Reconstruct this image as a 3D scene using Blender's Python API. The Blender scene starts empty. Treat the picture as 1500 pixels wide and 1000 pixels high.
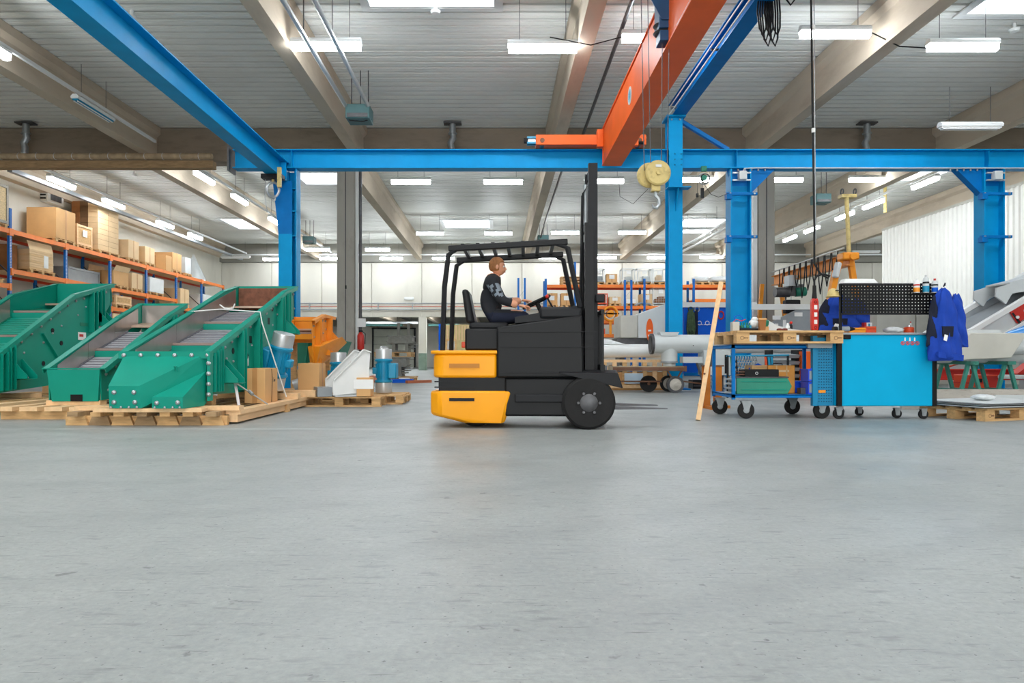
import bpy, bmesh, math, random
from mathutils import Vector, Matrix, Euler
random.seed(7)
S = bpy.context.scene
COL = S.collection
PI = math.pi
V = Vector
# ---------------- camera, world, exposure ----------------
cam_d = bpy.data.cameras.new('camera')
cam = bpy.data.objects.new('camera', cam_d)
COL.objects.link(cam)
cam.location = (0, 0, .69)
cam.rotation_euler = (PI/2, 0, 0)
cam_d.sensor_width = 36
cam_d.lens = 24
cam_d.shift_x = 20/1500
cam_d.shift_y = 25/1500
cam_d.clip_end = 200
S.camera = cam
w = bpy.data.worlds.new('world')
S.world = w
w.use_nodes = True
w.node_tree.nodes['Background'].inputs[0].default_value = (.9, .95, 1, 1)
w.node_tree.nodes['Background'].inputs[1].default_value = 1.0
S.view_settings.view_transform = 'Standard'
S.view_settings.look = 'None'
S.view_settings.gamma = 1
S.view_settings.use_curve_mapping = False
S.view_settings.exposure = 0.0
YFILL = -11.7
LAMP = 49.0      # emission of the tube lights
SKYL = 8.0       # daylight through the roof lights
# soft fill lamps added under the unseen roof, without roof lights above them
def area(name, loc, sx, sy, power, col=(1, 1, 1)):
    d = bpy.data.lights.new(name, 'AREA')
    d.shape = 'RECTANGLE'; d.size = sx; d.size_y = sy; d.energy = power; d.color = col
    o = bpy.data.objects.new(name, d); COL.objects.link(o); o.location = loc
    return o
for ax in (-9, -1.2, 8):
    area('added_roof_fill', (ax, -3.5, 7.25), 4.5, 3, 250, (.95, .98, 1))
    area('added_roof_fill', (ax, 5.0, 7.25), 4.5, 3, 250, (.95, .98, 1))
# fill lamp added at the rear wall to light the hall frontally
g_ = area('added_rear_fill', (0, YFILL, 2.6), 13, 4.6, 1150, (.97, .99, 1)); g_.rotation_euler = (PI/2, 0, 0)

# ---------------- materials ----------------
def lin(c):
    r = []
    for x in c:
        x /= 255
        r.append(x/12.92 if x <= .04045 else ((x+.055)/1.055)**2.4)
    return (*r, 1)
MATS = {}
def mat(name, c, rough=.5, metal=0, var=.12, scale=4, bump=0, bscale=40, dirt=None, dscale=3, damt=.5, coat=0, stretch=None, spec=None, trans=0, alpha=1, em=0):
    if name in MATS: return MATS[name]
    m = bpy.data.materials.new(name); m.use_nodes = True
    nt = m.node_tree; N = nt.nodes; L = nt.links
    b = N['Principled BSDF']
    col = lin(c)
    b.inputs['Roughness'].default_value = rough
    b.inputs['Metallic'].default_value = metal
    b.inputs['Base Color'].default_value = col
    if coat: b.inputs['Coat Weight'].default_value = coat
    if trans: b.inputs['Transmission Weight'].default_value = trans
    if alpha < 1: b.inputs['Alpha'].default_value = alpha
    if spec is not None: b.inputs['Specular IOR Level'].default_value = spec
    if em:
        b.inputs['Emission Color'].default_value = col
        b.inputs['Emission Strength'].default_value = em
    tc = N.new('ShaderNodeTexCoord'); mp = N.new('ShaderNodeMapping')
    L.new(tc.outputs['Object'], mp.inputs[0])
    if stretch: mp.inputs['Scale'].default_value = stretch
    if var:
        n = N.new('ShaderNodeTexNoise'); n.inputs['Scale'].default_value = scale; n.inputs['Detail'].default_value = 5
        L.new(mp.outputs[0], n.inputs['Vector'])
        mr = N.new('ShaderNodeMapRange'); mr.inputs[1].default_value = .3; mr.inputs[2].default_value = .7
        mr.inputs[3].default_value = 1-var; mr.inputs[4].default_value = 1+var
        L.new(n.outputs[0], mr.inputs[0])
        mx = N.new('ShaderNodeMix'); mx.data_type = 'RGBA'; mx.blend_type = 'MULTIPLY'; mx.inputs[0].default_value = 1
        mx.inputs[6].default_value = col
        L.new(mr.outputs[0], mx.inputs[7])
        out = mx.outputs[2]
        if dirt:
            n2 = N.new('ShaderNodeTexNoise'); n2.inputs['Scale'].default_value = dscale; n2.inputs['Detail'].default_value = 8
            n2.inputs['Roughness'].default_value = .65
            L.new(mp.outputs[0], n2.inputs['Vector'])
            m2 = N.new('ShaderNodeMapRange'); m2.inputs[1].default_value = .5; m2.inputs[2].default_value = .72
            m2.inputs[3].default_value = 0; m2.inputs[4].default_value = damt
            L.new(n2.outputs[0], m2.inputs[0])
            x2 = N.new('ShaderNodeMix'); x2.data_type = 'RGBA'
            L.new(m2.outputs[0], x2.inputs[0]); L.new(out, x2.inputs[6]); x2.inputs[7].default_value = lin(dirt)
            out = x2.outputs[2]
        L.new(out, b.inputs['Base Color'])
    if bump:
        n3 = N.new('ShaderNodeTexNoise'); n3.inputs['Scale'].default_value = bscale; n3.inputs['Detail'].default_value = 4
        L.new(mp.outputs[0], n3.inputs['Vector'])
        bp = N.new('ShaderNodeBump'); bp.inputs['Strength'].default_value = bump; bp.inputs['Distance'].default_value = .01
        L.new(n3.outputs[0], bp.inputs['Height']); L.new(bp.outputs[0], b.inputs['Normal'])
    MATS[name] = m
    return m
def emit(name, c, s):
    m = bpy.data.materials.new(name); m.use_nodes = True
    nt = m.node_tree; nt.nodes.clear()
    e = nt.nodes.new('ShaderNodeEmission'); o = nt.nodes.new('ShaderNodeOutputMaterial')
    e.inputs[0].default_value = lin(c); e.inputs[1].default_value = s
    nt.links.new(e.outputs[0], o.inputs[0])
    return m
green = mat('teal_paint', (0, 142, 121), .4, var=.06, scale=2, spec=.35)
dgreen = mat('green_paint', (20, 120, 95), .5, var=.1)
blue = mat('crane_blue', (0, 150, 210), .45, var=.06, scale=3, spec=.15)
blue2 = mat('deep_blue_paint', (0, 112, 186), .45, var=.08, spec=.15)
cobalt = mat('cobalt_paint', (0, 92, 208), .45, var=.06, spec=.2)
orange = mat('crane_orange', (238, 100, 28), .45, var=.08, scale=2, spec=.3)
rackor = mat('rack_orange', (245, 128, 38), .45, var=.06)
rackred = mat('rack_rear_red', (215, 70, 30), .45, var=.06)
rackblue = mat('rack_blue', (15, 100, 180), .45, var=.06, spec=.3)
yellow = mat('truck_yellow', (250, 165, 5), .4, var=.04, spec=.35)
gyellow = mat('gantry_yellow', (240, 150, 30), .42, var=.08)
black = mat('black_paint', (13, 14, 16), .5, var=.1, spec=.3)
dark = mat('dark_plastic', (24, 25, 28), .55, var=.1, spec=.3)
rubber = mat('rubber', (20, 19, 19), .8, var=.15, bump=.2)
steel = mat('galvanised_steel', (170, 175, 178), .35, .75, var=.12, scale=12)
stain = mat('stainless_sheet', (178, 170, 165), .3, .8, var=.15, scale=3)
alu = mat('bare_aluminium', (205, 207, 208), .35, .6, var=.06)
dsteel = mat('dark_steel', (88, 88, 90), .45, .6, var=.2, scale=10)
rusty = mat('rusty_iron', (120, 85, 65), .75, .2, var=.25, dirt=(90, 45, 25), damt=.7)
brass = mat('cream_enamel', (208, 186, 120), .45, var=.1, dirt=(110, 85, 40), dscale=9, damt=.6)
white = mat('white_paint', (232, 234, 232), .42, var=.04)
lgrey = mat('light_grey_paint', (205, 210, 210), .4, var=.05)
mgrey = mat('mid_grey_paint', (150, 156, 160), .45, var=.08)
cast = mat('cast_grey_iron', (132, 132, 124), .6, .1, var=.15, scale=9)
beige = mat('beige_sheet', (196, 194, 184), .5, var=.06)
redp = mat('red_paint', (200, 42, 30), .42, var=.08)
orred = mat('orange_red_paint', (222, 75, 28), .45, var=.1, dirt=(120, 50, 30), damt=.4)
teal2 = mat('motor_blue', (8, 140, 180), .4, var=.08)
wood = mat('pallet_wood', (214, 172, 118), .75, var=.2, scale=5, stretch=(1, 6, 6), bump=.25, dirt=(140, 100, 62), dscale=3, damt=.5)
wood2 = mat('fresh_timber', (236, 196, 148), .7, var=.1, scale=3, stretch=(6, 1, 6), bump=.15)
wood3 = mat('worn_timber', (165, 135, 98), .8, var=.25, scale=6, stretch=(1, 5, 5), bump=.3, dirt=(80, 60, 45))
greyw = mat('weathered_board', (186, 180, 170), .85, var=.1, scale=3, stretch=(1, 4, 4), bump=.2, dirt=(120, 105, 90), dscale=6, damt=.6)
card = mat('cardboard', (216, 168, 112), .8, var=.05, scale=3)
card2 = mat('pale_cardboard', (226, 194, 150), .8, var=.06, scale=3)
card3 = mat('brown_cardboard', (150, 98, 55), .85, var=.15, scale=5)
tape = mat('brown_tape', (190, 138, 84), .4, var=.04)
paper = mat('white_paper', (240, 240, 238), .7, var=.03)
film = mat('stretch_film', (222, 226, 226), .25, var=.12, scale=18, bump=.8, bscale=14)
cloth = mat('work_blue_cloth', (16, 64, 168), .9, var=.12, scale=9, bump=.3, bscale=60)
clothd = mat('navy_cloth', (22, 28, 48), .9, var=.15, scale=9, bump=.3, bscale=60)
skin = mat('skin', (214, 152, 118), .55, var=.05)
hair = mat('light_brown_hair', (150, 98, 55), .7, var=.2, scale=40)
shirt = mat('black_shirt', (28, 30, 36), .9, var=.1)
stripe = mat('grey_print', (120, 130, 140), .9, var=.1)
glass = mat('clear_plastic', (225, 235, 240), .15, var=.05, alpha=.45)
rope = mat('green_rope', (70, 92, 62), .8, var=.3, scale=30)
rustrub = mat('brown_rubber_lining', (118, 74, 54), .8, var=.3, scale=14, bump=.5, bscale=30)
bluetool = mat('cabinet_blue', (0, 168, 214), .42, var=.03, spec=.2)
toolside = mat('cabinet_side_blue', (8, 130, 175), .42, var=.05)
brownp = mat('pipe_wrap', (172, 150, 120), .6, var=.2, scale=6)
lampm = emit('lamp_glow', (244, 250, 255), LAMP)
skym = emit('daylight_pane', (240, 248, 255), SKYL)

def concrete(name, c, c2, scale=1.2, bump=.15, streak=(1, 1, 1), rough=.85):
    return mat(name, c, rough, var=.09, scale=scale, dirt=c2, dscale=scale*1.7, damt=.5, bump=bump, bscale=25, stretch=streak)
conc = concrete('beam_concrete', (198, 184, 164), (160, 142, 122), 1.1, streak=(1, .3, 1))
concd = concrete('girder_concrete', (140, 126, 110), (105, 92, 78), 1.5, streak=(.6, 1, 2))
concc = concrete('column_concrete', (172, 168, 158), (130, 126, 118), 1.5, streak=(1, 1, .4))
wallm = concrete('wall_concrete', (216, 213, 202), (194, 190, 177), .5, streak=(1, 1, .35))
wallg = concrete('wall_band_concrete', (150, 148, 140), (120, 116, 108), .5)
deckm = mat('deck_sheet', (226, 227, 222), .5, 0, var=.06, scale=.6)

def floor_mat():
    m = bpy.data.materials.new('floor_concrete'); m.use_nodes = True
    nt = m.node_tree; N = nt.nodes; L = nt.links; b = N['Principled BSDF']
    tc = N.new('ShaderNodeTexCoord')
    def noise(s, d=6, r=.6, st=(1, 1, 1)):
        mp = N.new('ShaderNodeMapping'); mp.inputs['Scale'].default_value = st
        L.new(tc.outputs['Object'], mp.inputs[0])
        n = N.new('ShaderNodeTexNoise'); n.inputs['Scale'].default_value = s; n.inputs['Detail'].default_value = d; n.inputs['Roughness'].default_value = r
        L.new(mp.outputs[0], n.inputs['Vector']); return n.outputs[0]
    def rng(o, a, b_, c, d):
        r = N.new('ShaderNodeMapRange'); r.inputs[1].default_value = a; r.inputs[2].default_value = b_; r.inputs[3].default_value = c; r.inputs[4].default_value = d
        L.new(o, r.inputs[0]); return r.outputs[0]
    def mix(f, a, b_, bt='MIX'):
        x = N.new('ShaderNodeMix'); x.data_type = 'RGBA'; x.blend_type = bt
        if isinstance(f, float): x.inputs[0].default_value = f
        else: L.new(f, x.inputs[0])
        for i, q in ((6, a), (7, b_)):
            if isinstance(q, tuple): x.inputs[i].default_value = q
            else: L.new(q, x.inputs[i])
        return x.outputs[2]
    c = mix(rng(noise(.7), .35, .65, 0, 1), lin((160, 165, 163)), lin((146, 151, 150)))
    c = mix(rng(noise(3.5, 8, .7), .5, .75, 0, .45), c, lin((130, 136, 137)))
    c = mix(rng(noise(22, 5, .7), .55, .75, 0, .5), c, lin((180, 184, 182)))
    c = mix(rng(noise(9, 4, .5, (1, 1, 1)), .69, .73, 0, .75), c, lin((78, 80, 80)))
    c = mix(rng(noise(60, 3, .5), .66, .72, 0, .8), c, lin((72, 74, 76)))
    c = mix(rng(noise(6, 6, .6, (1, 4, 1)), .58, .67, 0, .6), c, lin((112, 117, 117)))
    c = mix(rng(noise(11, 3, .5, (.6, 9, 1)), .66, .71, 0, .75), c, lin((84, 88, 88)))
    c = mix(rng(noise(45, 4, .7), .38, .66, 0, .5), c, lin((128, 134, 133)))
    c = mix(rng(noise(2.2, 9, .75, (1, 7, 1)), .6, .74, 0, .4), c, lin((122, 127, 128)))
    # faint curved tyre tracks left of the middle
    wv = N.new('ShaderNodeTexWave'); wv.wave_type = 'RINGS'; wv.rings_direction = 'SPHERICAL'
    mp = N.new('ShaderNodeMapping'); mp.inputs['Location'].default_value = (3.2, -9.5, 0)
    L.new(tc.outputs['Object'], mp.inputs[0]); L.new(mp.outputs[0], wv.inputs[0])
    wv.inputs['Scale'].default_value = .35; wv.inputs['Distortion'].default_value = 1.5; wv.inputs['Detail'].default_value = 3
    c = mix(rng(wv.outputs['Fac'], .86, 1, 0, .16), c, lin((112, 117, 118)))
    L.new(c, b.inputs['Base Color'])
    L.new(rng(noise(1.3, 6, .65), .3, .7, .34, .56), b.inputs['Roughness'])
    b.inputs['Specular IOR Level'].default_value = .45
    bp = N.new('ShaderNodeBump'); bp.inputs['Strength'].default_value = .3; bp.inputs['Distance'].default_value = .012
    L.new(noise(7, 8, .62, (1, 2.6, 1)), bp.inputs['Height']); L.new(bp.outputs[0], b.inputs['Normal'])
    return m
floorm = floor_mat()

# ---------------- mesh toolkit ----------------
class M:
    def __init__(s): s.v = []; s.f = []
    def add(s, v, f):
        k = len(s.v); s.v += [tuple(p) for p in v]; s.f += [tuple(i+k for i in q) for q in f]; return s
    def box(s, x0, x1, y0, y1, z0, z1):
        return s.add([(x0,y0,z0),(x1,y0,z0),(x1,y1,z0),(x0,y1,z0),(x0,y0,z1),(x1,y0,z1),(x1,y1,z1),(x0,y1,z1)],
                     [(0,3,2,1),(4,5,6,7),(0,1,5,4),(1,2,6,5),(2,3,7,6),(3,0,4,7)])
    def bx(s, c, d):
        return s.box(c[0]-d[0]/2, c[0]+d[0]/2, c[1]-d[1]/2, c[1]+d[1]/2, c[2]-d[2]/2, c[2]+d[2]/2)
    def beam(s, p0, p1, w_, h, up=(0, 0, 1)):
        a, b = V(p0), V(p1); d = (b-a).normalized(); u = V(up)
        if abs(d.dot(u)) > .98: u = V((0, 1, 0))
        r = d.cross(u).normalized(); u = r.cross(d)
        pts = []
        for q in (a, b):
            for i, j in ((-1,-1),(1,-1),(1,1),(-1,1)):
                pts.append(q + r*(w_/2*i) + u*(h/2*j))
        return s.add(pts, [(0,3,2,1),(4,5,6,7),(0,1,5,4),(1,2,6,5),(2,3,7,6),(3,0,4,7)])
    def cyl(s, p0, p1, r, r1=None, n=16, caps=True):
        a, b = V(p0), V(p1); d = (b-a).normalized(); r1 = r if r1 is None else r1
        u = V((0,0,1)) if abs(d.z) < .9 else V((1,0,0))
        x = d.cross(u).normalized(); y = x.cross(d)
        pts = []
        for q, rr in ((a, r), (b, r1)):
            for i in range(n):
                t = 2*PI*i/n; pts.append(q + x*(rr*math.cos(t)) + y*(rr*math.sin(t)))
        fs = [(i, (i+1) % n, n+(i+1) % n, n+i) for i in range(n)]
        if caps: fs += [tuple(range(n))[::-1], tuple(range(n, 2*n))]
        return s.add(pts, fs)
    def tube(s, pts, r, n=8):
        pts = [V(p) for p in pts]; rings = []; x = None
        for i, p in enumerate(pts):
            d = (pts[min(i+1, len(pts)-1)] - pts[max(i-1, 0)]).normalized()
            if x is None:
                u = V((0,0,1)) if abs(d.z) < .9 else V((1,0,0)); x = d.cross(u).normalized()
            else: x = (x - d*x.dot(d)).normalized()
            y = x.cross(d)
            rr = r[i] if isinstance(r, (list, tuple)) else r
            rings.append([p + x*(rr*math.cos(2*PI*k/n)) + y*(rr*math.sin(2*PI*k/n)) for k in range(n)])
        fs = []
        for i in range(len(rings)-1):
            for k in range(n): fs.append((i*n+k, i*n+(k+1) % n, (i+1)*n+(k+1) % n, (i+1)*n+k))
        fs += [tuple(range(n))[::-1], tuple(range((len(rings)-1)*n, len(rings)*n))]
        return s.add([q for rg in rings for q in rg], fs)
    def prism(s, poly, axis, a, b):
        n = len(poly)
        def mk(p, t): return {'x': (t, p[0], p[1]), 'y': (p[0], t, p[1]), 'z': (p[0], p[1], t)}[axis]
        pts = [mk(p, a) for p in poly] + [mk(p, b) for p in poly]
        return s.add(pts, [tuple(range(n))[::-1], tuple(range(n, 2*n))] + [(i, (i+1) % n, n+(i+1) % n, n+i) for i in range(n)])
    def lathe(s, prof, c=(0,0,0), n=20, axis='z'):
        pts = []
        for r, h in prof:
            for k in range(n):
                t = 2*PI*k/n; a, b = r*math.cos(t), r*math.sin(t)
                p = {'z': (a, b, h), 'x': (h, a, b), 'y': (a, h, b)}[axis]
                pts.append((p[0]+c[0], p[1]+c[1], p[2]+c[2]))
        fs = []
        for i in range(len(prof)-1):
            for k in range(n): fs.append((i*n+k, i*n+(k+1) % n, (i+1)*n+(k+1) % n, (i+1)*n+k))
        fs += [tuple(range(n))[::-1], tuple(range((len(prof)-1)*n, len(prof)*n))]
        return s.add(pts, fs)
    def sph(s, c, r, n=14, m=9):
        if not isinstance(r, (tuple, list)): r = (r, r, r)
        pts = [(c[0], c[1], c[2]-r[2])]
        for j in range(1, m):
            a = -PI/2 + PI*j/m
            for i in range(n):
                t = 2*PI*i/n; pts.append((c[0]+r[0]*math.cos(a)*math.cos(t), c[1]+r[1]*math.cos(a)*math.sin(t), c[2]+r[2]*math.sin(a)))
        pts.append((c[0], c[1], c[2]+r[2])); e = len(pts)-1
        fs = [(0, 1+(i+1) % n, 1+i) for i in range(n)]
        for j in range(m-2):
            for i in range(n): fs.append((1+j*n+i, 1+j*n+(i+1) % n, 1+(j+1)*n+(i+1) % n, 1+(j+1)*n+i))
        k = 1+(m-2)*n
        fs += [(k+i, k+(i+1) % n, e) for i in range(n)]
        return s.add(pts, fs)
    def hull(s, pts):
        bm = bmesh.new()
        for p in pts: bm.verts.new(p)
        bmesh.ops.convex_hull(bm, input=bm.verts)
        bmesh.ops.dissolve_limit(bm, angle_limit=.02, verts=bm.verts, edges=bm.edges)
        bm.verts.ensure_lookup_table(); bm.verts.index_update()
        vs = [v.co[:] for v in bm.verts]; fs = [tuple(v.index for v in f.verts) for f in bm.faces]
        bm.free(); return s.add(vs, fs)
    def ring(s, c, R, r, n=20, m=8, axis='z', sq=1):
        pts = []
        for i in range(n):
            t = 2*PI*i/n
            for j in range(m):
                a = 2*PI*j/m; rr = R + r*math.cos(a); h = r*math.sin(a)
                a1, b1 = rr*math.cos(t), rr*math.sin(t)*sq
                p = {'z': (a1, b1, h), 'x': (h, a1, b1), 'y': (a1, h, b1)}[axis]
                pts.append((p[0]+c[0], p[1]+c[1], p[2]+c[2]))
        fs = [(i*m+j, ((i+1) % n)*m+j, ((i+1) % n)*m+(j+1) % m, i*m+(j+1) % m) for i in range(n) for j in range(m)]
        return s.add(pts, fs)
    def ibeam(s, p0, p1, w_, h, tf=.02, tw=.014, up=(0,0,1)):
        a, b = V(p0), V(p1); d = (b-a).normalized(); u = V(up)
        r = d.cross(u).normalized(); u = r.cross(d)
        s.beam(a+u*(h/2-tf/2), b+u*(h/2-tf/2), w_, tf, up); s.beam(a-u*(h/2-tf/2), b-u*(h/2-tf/2), w_, tf, up)
        return s.beam(a, b, tw, h-2*tf, up)
    def xf(s, mt):
        s.v = [tuple(mt @ V(p)) for p in s.v]; return s
    def data(s, name, m, smooth=35):
        me = bpy.data.meshes.new(name); me.from_pydata(s.v, [], s.f)
        bm = bmesh.new(); bm.from_mesh(me); bmesh.ops.recalc_face_normals(bm, faces=bm.faces); bm.to_mesh(me); bm.free()
        me.materials.append(m)
        if smooth:
            me.shade_smooth(); me.set_sharp_from_angle(angle=math.radians(smooth))
        return me
    def build(s, name, m, parent=None, bev=0, label=None, loc=None, smooth=35):
        o = bpy.data.objects.new(name, s.data(name, m, smooth)); COL.objects.link(o)
        if parent: o.parent = parent
        if loc: o.location = loc
        if bev:
            md = o.modifiers.new('bevel', 'BEVEL'); md.width = bev; md.segments = 2; md.limit_method = 'ANGLE'; md.angle_limit = .7
            md.harden_normals = False
        if label: o['label'] = label
        return o
def inst(data, name, parent, loc=(0,0,0), rot=(0,0,0), sc=(1,1,1)):
    o = bpy.data.objects.new(name, data); COL.objects.link(o); o.parent = parent
    o.location = loc; o.rotation_euler = rot; o.scale = sc; return o
def tag(o, label, cat, group=None):
    o['label'] = label; o['category'] = cat
    if group: o['group'] = group
    return o
def struct(o): o['kind'] = 'structure'; return o
def T(name, label, cat, loc=(0,0,0), rz=0, group=None):
    o = bpy.data.objects.new(name, None); COL.objects.link(o); o.empty_display_size = .1
    o.location = loc; o.rotation_euler = (0, 0, rz); tag(o, label, cat, group); return o
def dup(root, loc=None, rz=None, label=None, group=None):
    r = root.copy(); COL.objects.link(r)
    if loc is not None: r.location = loc
    if rz is not None: r.rotation_euler = (0, 0, rz)
    if label: r['label'] = label
    if group: r['group'] = group
    for ch in list(root.children):
        c = ch.copy(); COL.objects.link(c); c.parent = r
        for g in list(ch.children):
            d = g.copy(); COL.objects.link(d); d.parent = c
    return r
def P(px, py, Y): return V(((px-730)/1000*Y, Y, .69-(py-525)/1000*Y))
ORD = ['first', 'second', 'third', 'fourth', 'fifth', 'sixth', 'seventh', 'eighth', 'ninth', 'tenth', 'eleventh', 'twelfth']
FONTC = {}
def text(body, name, size, mt, parent, loc, rot=(PI/2, 0, 0), label=None, ext=.001):
    c = bpy.data.curves.new(name, 'FONT'); c.body = body; c.size = size; c.extrude = ext
    c.align_x = 'CENTER'; c.align_y = 'CENTER'; c.materials.append(mt)
    o = bpy.data.objects.new(name, c); COL.objects.link(o); o.parent = parent; o.location = loc; o.rotation_euler = rot
    if label: o['label'] = label
    return o
# ---------------- the hall ----------------
XL, XR, YN, YG, YB, ZD = -16.2, 17.9, -12.0, 20.0, 40.0, 7.37
struct(M().box(XL-.2, 27, YN, 56, -.2, 0).build('floor', floorm, smooth=0))
# roof deck: trapezoidal sheet, ribs across the hall, with openings for the roof lights
PITCH = .28
SKY = [(-2.45, -.05, 10.9, 13.0), (-2.7, -.4, 32.8, 34.9), (-13.3, -11.5, 32.6, 35.0), (-7.35, -5.75, 24.4, 26.2), (8.9, 11.2, 32.4, 34.6),
       (9.0, 11.4, 11.0, 13.1), (13.6, 16, 23.6, 25.6)]
SK = []
for x0, x1, y0, y1 in SKY:
    k0 = round((y0-YN)/PITCH); k1 = round((y1-YN)/PITCH); SK.append((x0, x1, YN+k0*PITCH, YN+k1*PITCH, k0, k1))
def deck(xa, xb, ya, yb, name):
    d = M(); k0 = int((ya-YN)/PITCH+.01); k1 = int((yb-YN)/PITCH)
    for k in range(k0, k1):
        y = YN+k*PITCH
        segs = [xa]; 
        for x0, x1, _, _, a, b in sorted(SK):
            if a <= k < b and x0 > xa and x1 < xb: segs += [x0, x1]
        segs.append(xb)
        prof = [(y, 0), (y+.075, 0), (y+.09, .012), (y+.105, 0), (y+.20, 0), (y+.208, .3), (y+.272, .3), (y+PITCH, 0)]
        for i in range(0, len(segs), 2):
            for (a0, z0), (a1, z1) in zip(prof, prof[1:]):
                d.add([(segs[i], a0, ZD+z0), (segs[i+1], a0, ZD+z0), (segs[i+1], a1, ZD+z1), (segs[i], a1, ZD+z1)], [(0, 1, 2, 3)])
    return struct(d.build(name, deckm, smooth=0))
deck(XL, XR+.3, YN, 31, 'ceiling')
deck(XL, 27, 31, YB+.3, 'ceiling')
skn = ['roof light with pale frame at the top edge left of the orange crane', 'square roof light above the lift truck mast in the far bay',
       'roof light above the far end of the left racking', 'roof light between the blue left column and concrete column',
       'roof light seen right of the tall blue middle column', 'roof light at the top right corner of the picture', 'roof light beside the row of slanting lamps at right']
curb = mat('rooflight_frame', (225, 227, 226), .5, var=.03)
for (x0, x1, y0, y1, _, _), l in zip(SK, skn):
    t = T('roof_light', l, 'skylight', ((x0+x1)/2, (y0+y1)/2, ZD))
    a, b = (x1-x0)/2, (y1-y0)/2
    f = M()
    for s_ in (-1, 1):
        f.box(s_*a-.03, s_*a+.03, -b-.03, b+.03, -.04, .5); f.box(-a+.03, a-.03, s_*b-.03, s_*b+.03, -.04, .5)
        f.box(s_*(a+.08)-.06, s_*(a+.08)+.06, -b-.14, b+.14, -.05, -.02); f.box(-a-.02, a+.02, s_*(b+.08)-.06, s_*(b+.08)+.06, -.05, -.02)
    f.build('frame', curb, t)
    M().box(-a-.03, a+.03, -b-.03, b+.03, .5, .52).build('pane', skym, t)
# precast beams along the hall
def cbeam(x, y0, y1, zb, w_=.3, top=.5):
    m = M(); m.prism([(x-w_/2, zb), (x+w_/2, zb), (x+w_/2, ZD-.3), (x+top/2, ZD-.2), (x+top/2, ZD-.01), (x-top/2, ZD-.01), (x-top/2, ZD-.2), (x-w_/2, ZD-.3)], 'y', y0, y1)
    return struct(m.build('ceiling_beam', conc, smooth=0))
for x in (-10.02, -4.05, 1.62, 7.3, 12.8): cbeam(x, YN, YG-.25, 6.5)
for x in (-10.4, -4.6, 1.6, 7.2, 12.8): cbeam(x, YG+.25, YB-.35, 6.42)
for x in (XL+.15, 18.0): cbeam(x, YN, YB-.35, 6.55, .3, .5)
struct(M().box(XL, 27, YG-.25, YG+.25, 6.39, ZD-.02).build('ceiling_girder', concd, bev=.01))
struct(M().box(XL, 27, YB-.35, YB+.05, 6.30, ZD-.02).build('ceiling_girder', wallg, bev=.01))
# side, rear and far walls
struct(M().box(XL-.2, XL, YN, 56, 0, ZD+.5).build('wall_left', wallm, smooth=0))
struct(M().box(XL-.2, 27, YN-.2, YN, 0, ZD+.5).build('wall_rear', wallm, smooth=0))
struct(M().box(XR+.15, XR+.35, YN, 31, 0, ZD+.5).build('wall_right', wallm, smooth=0))
struct(M().box(26.8, 27, 31, 56, 0, ZD+.5).build('wall_right', wallm, smooth=0))
struct(M().box(XR+.35, 27, 30.8, 31, 0, ZD+.5).build('wall_right', wallm, smooth=0))
# far wall as precast panels with recessed joints; an opening below it at left
OX = 2.9
wb = struct(M().box(XL, 27, YB+.06, YB+.3, 3.13, ZD).build('wall_back', wallm, smooth=0))
pan = []
x = XL
while x < 26.9:
    x1 = min(x+2.93, 27)
    z0 = 3.13 if x1 <= OX+.2 else 0
    M().box(x+.012, x1-.012, YB-.04, YB+.07, z0+(.42 if z0 else 0), 6.29).build('wall_panel', wallm, wb, bev=.008)
    if z0: M().box(x+.005, x1-.005, YB-.1, YB+.07, 3.13, 3.53).build('wall_panel', wallm, wb, bev=.008)
    x = x1
struct(M().box(OX, 27, YB+.06, YB+.3, 0, 3.13).build('wall_back', wallm, smooth=0))
# low annex behind the opening
struct(M().box(XL, 27, 53.9, 54.1, 0, 3.6).build('wall_annex', wallm, smooth=0))
struct(M().box(OX+1.5, OX+1.7, YB+.3, 53.9, 0, 3.6).build('wall_annex', wallm, smooth=0))
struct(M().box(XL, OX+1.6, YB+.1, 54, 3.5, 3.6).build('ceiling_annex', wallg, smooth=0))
for x in (-15, -12.3, -9.6, -6.9, -4.2, -1.5, 1.2):
    struct(M().box(x-.12, x+.12, YB+.3, 53.9, 3.1, 3.5).build('ceiling_beam', conc, smooth=0))
hteal0 = mat('duct_teal', (90, 150, 145), .5, var=.08)
grnpaint = mat('green_grey_paint', (125, 145, 130), .6)
for px_ in (469, 619):
    x = (px_-730)/1000*YB
    c = struct(M().box(x-.22, x+.22, YB-.08, YB+.35, 1.0, 3.13).build('column_annex', wallm, bev=.01))
    M().box(x-.223, x+.223, YB-.083, YB+.353, 0, 1.0).build('painted_base', grnpaint, c)
# sectional door in the annex
dm = mat('door_panel', (188, 192, 178), .5, var=.05)
d = struct(M().box(-9.95, -6.5, 53.8, 53.88, 0, 3.1).build('door_1', dsteel, smooth=0))
for k in range(5):
    M().box(-9.8, -6.65, 53.7, 53.82, .02+k*.6, .6+k*.6).build('door_panel', dm, d, bev=.01)
for x in (-9.87, -6.58): M().box(x-.05, x+.05, 53.6, 53.85, 0, 3.1).build('guide_rail', black, d)
M().box(-9.95, -6.5, 53.62, 53.84, 3.0, 3.12).build('lintel', black, d)
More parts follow.
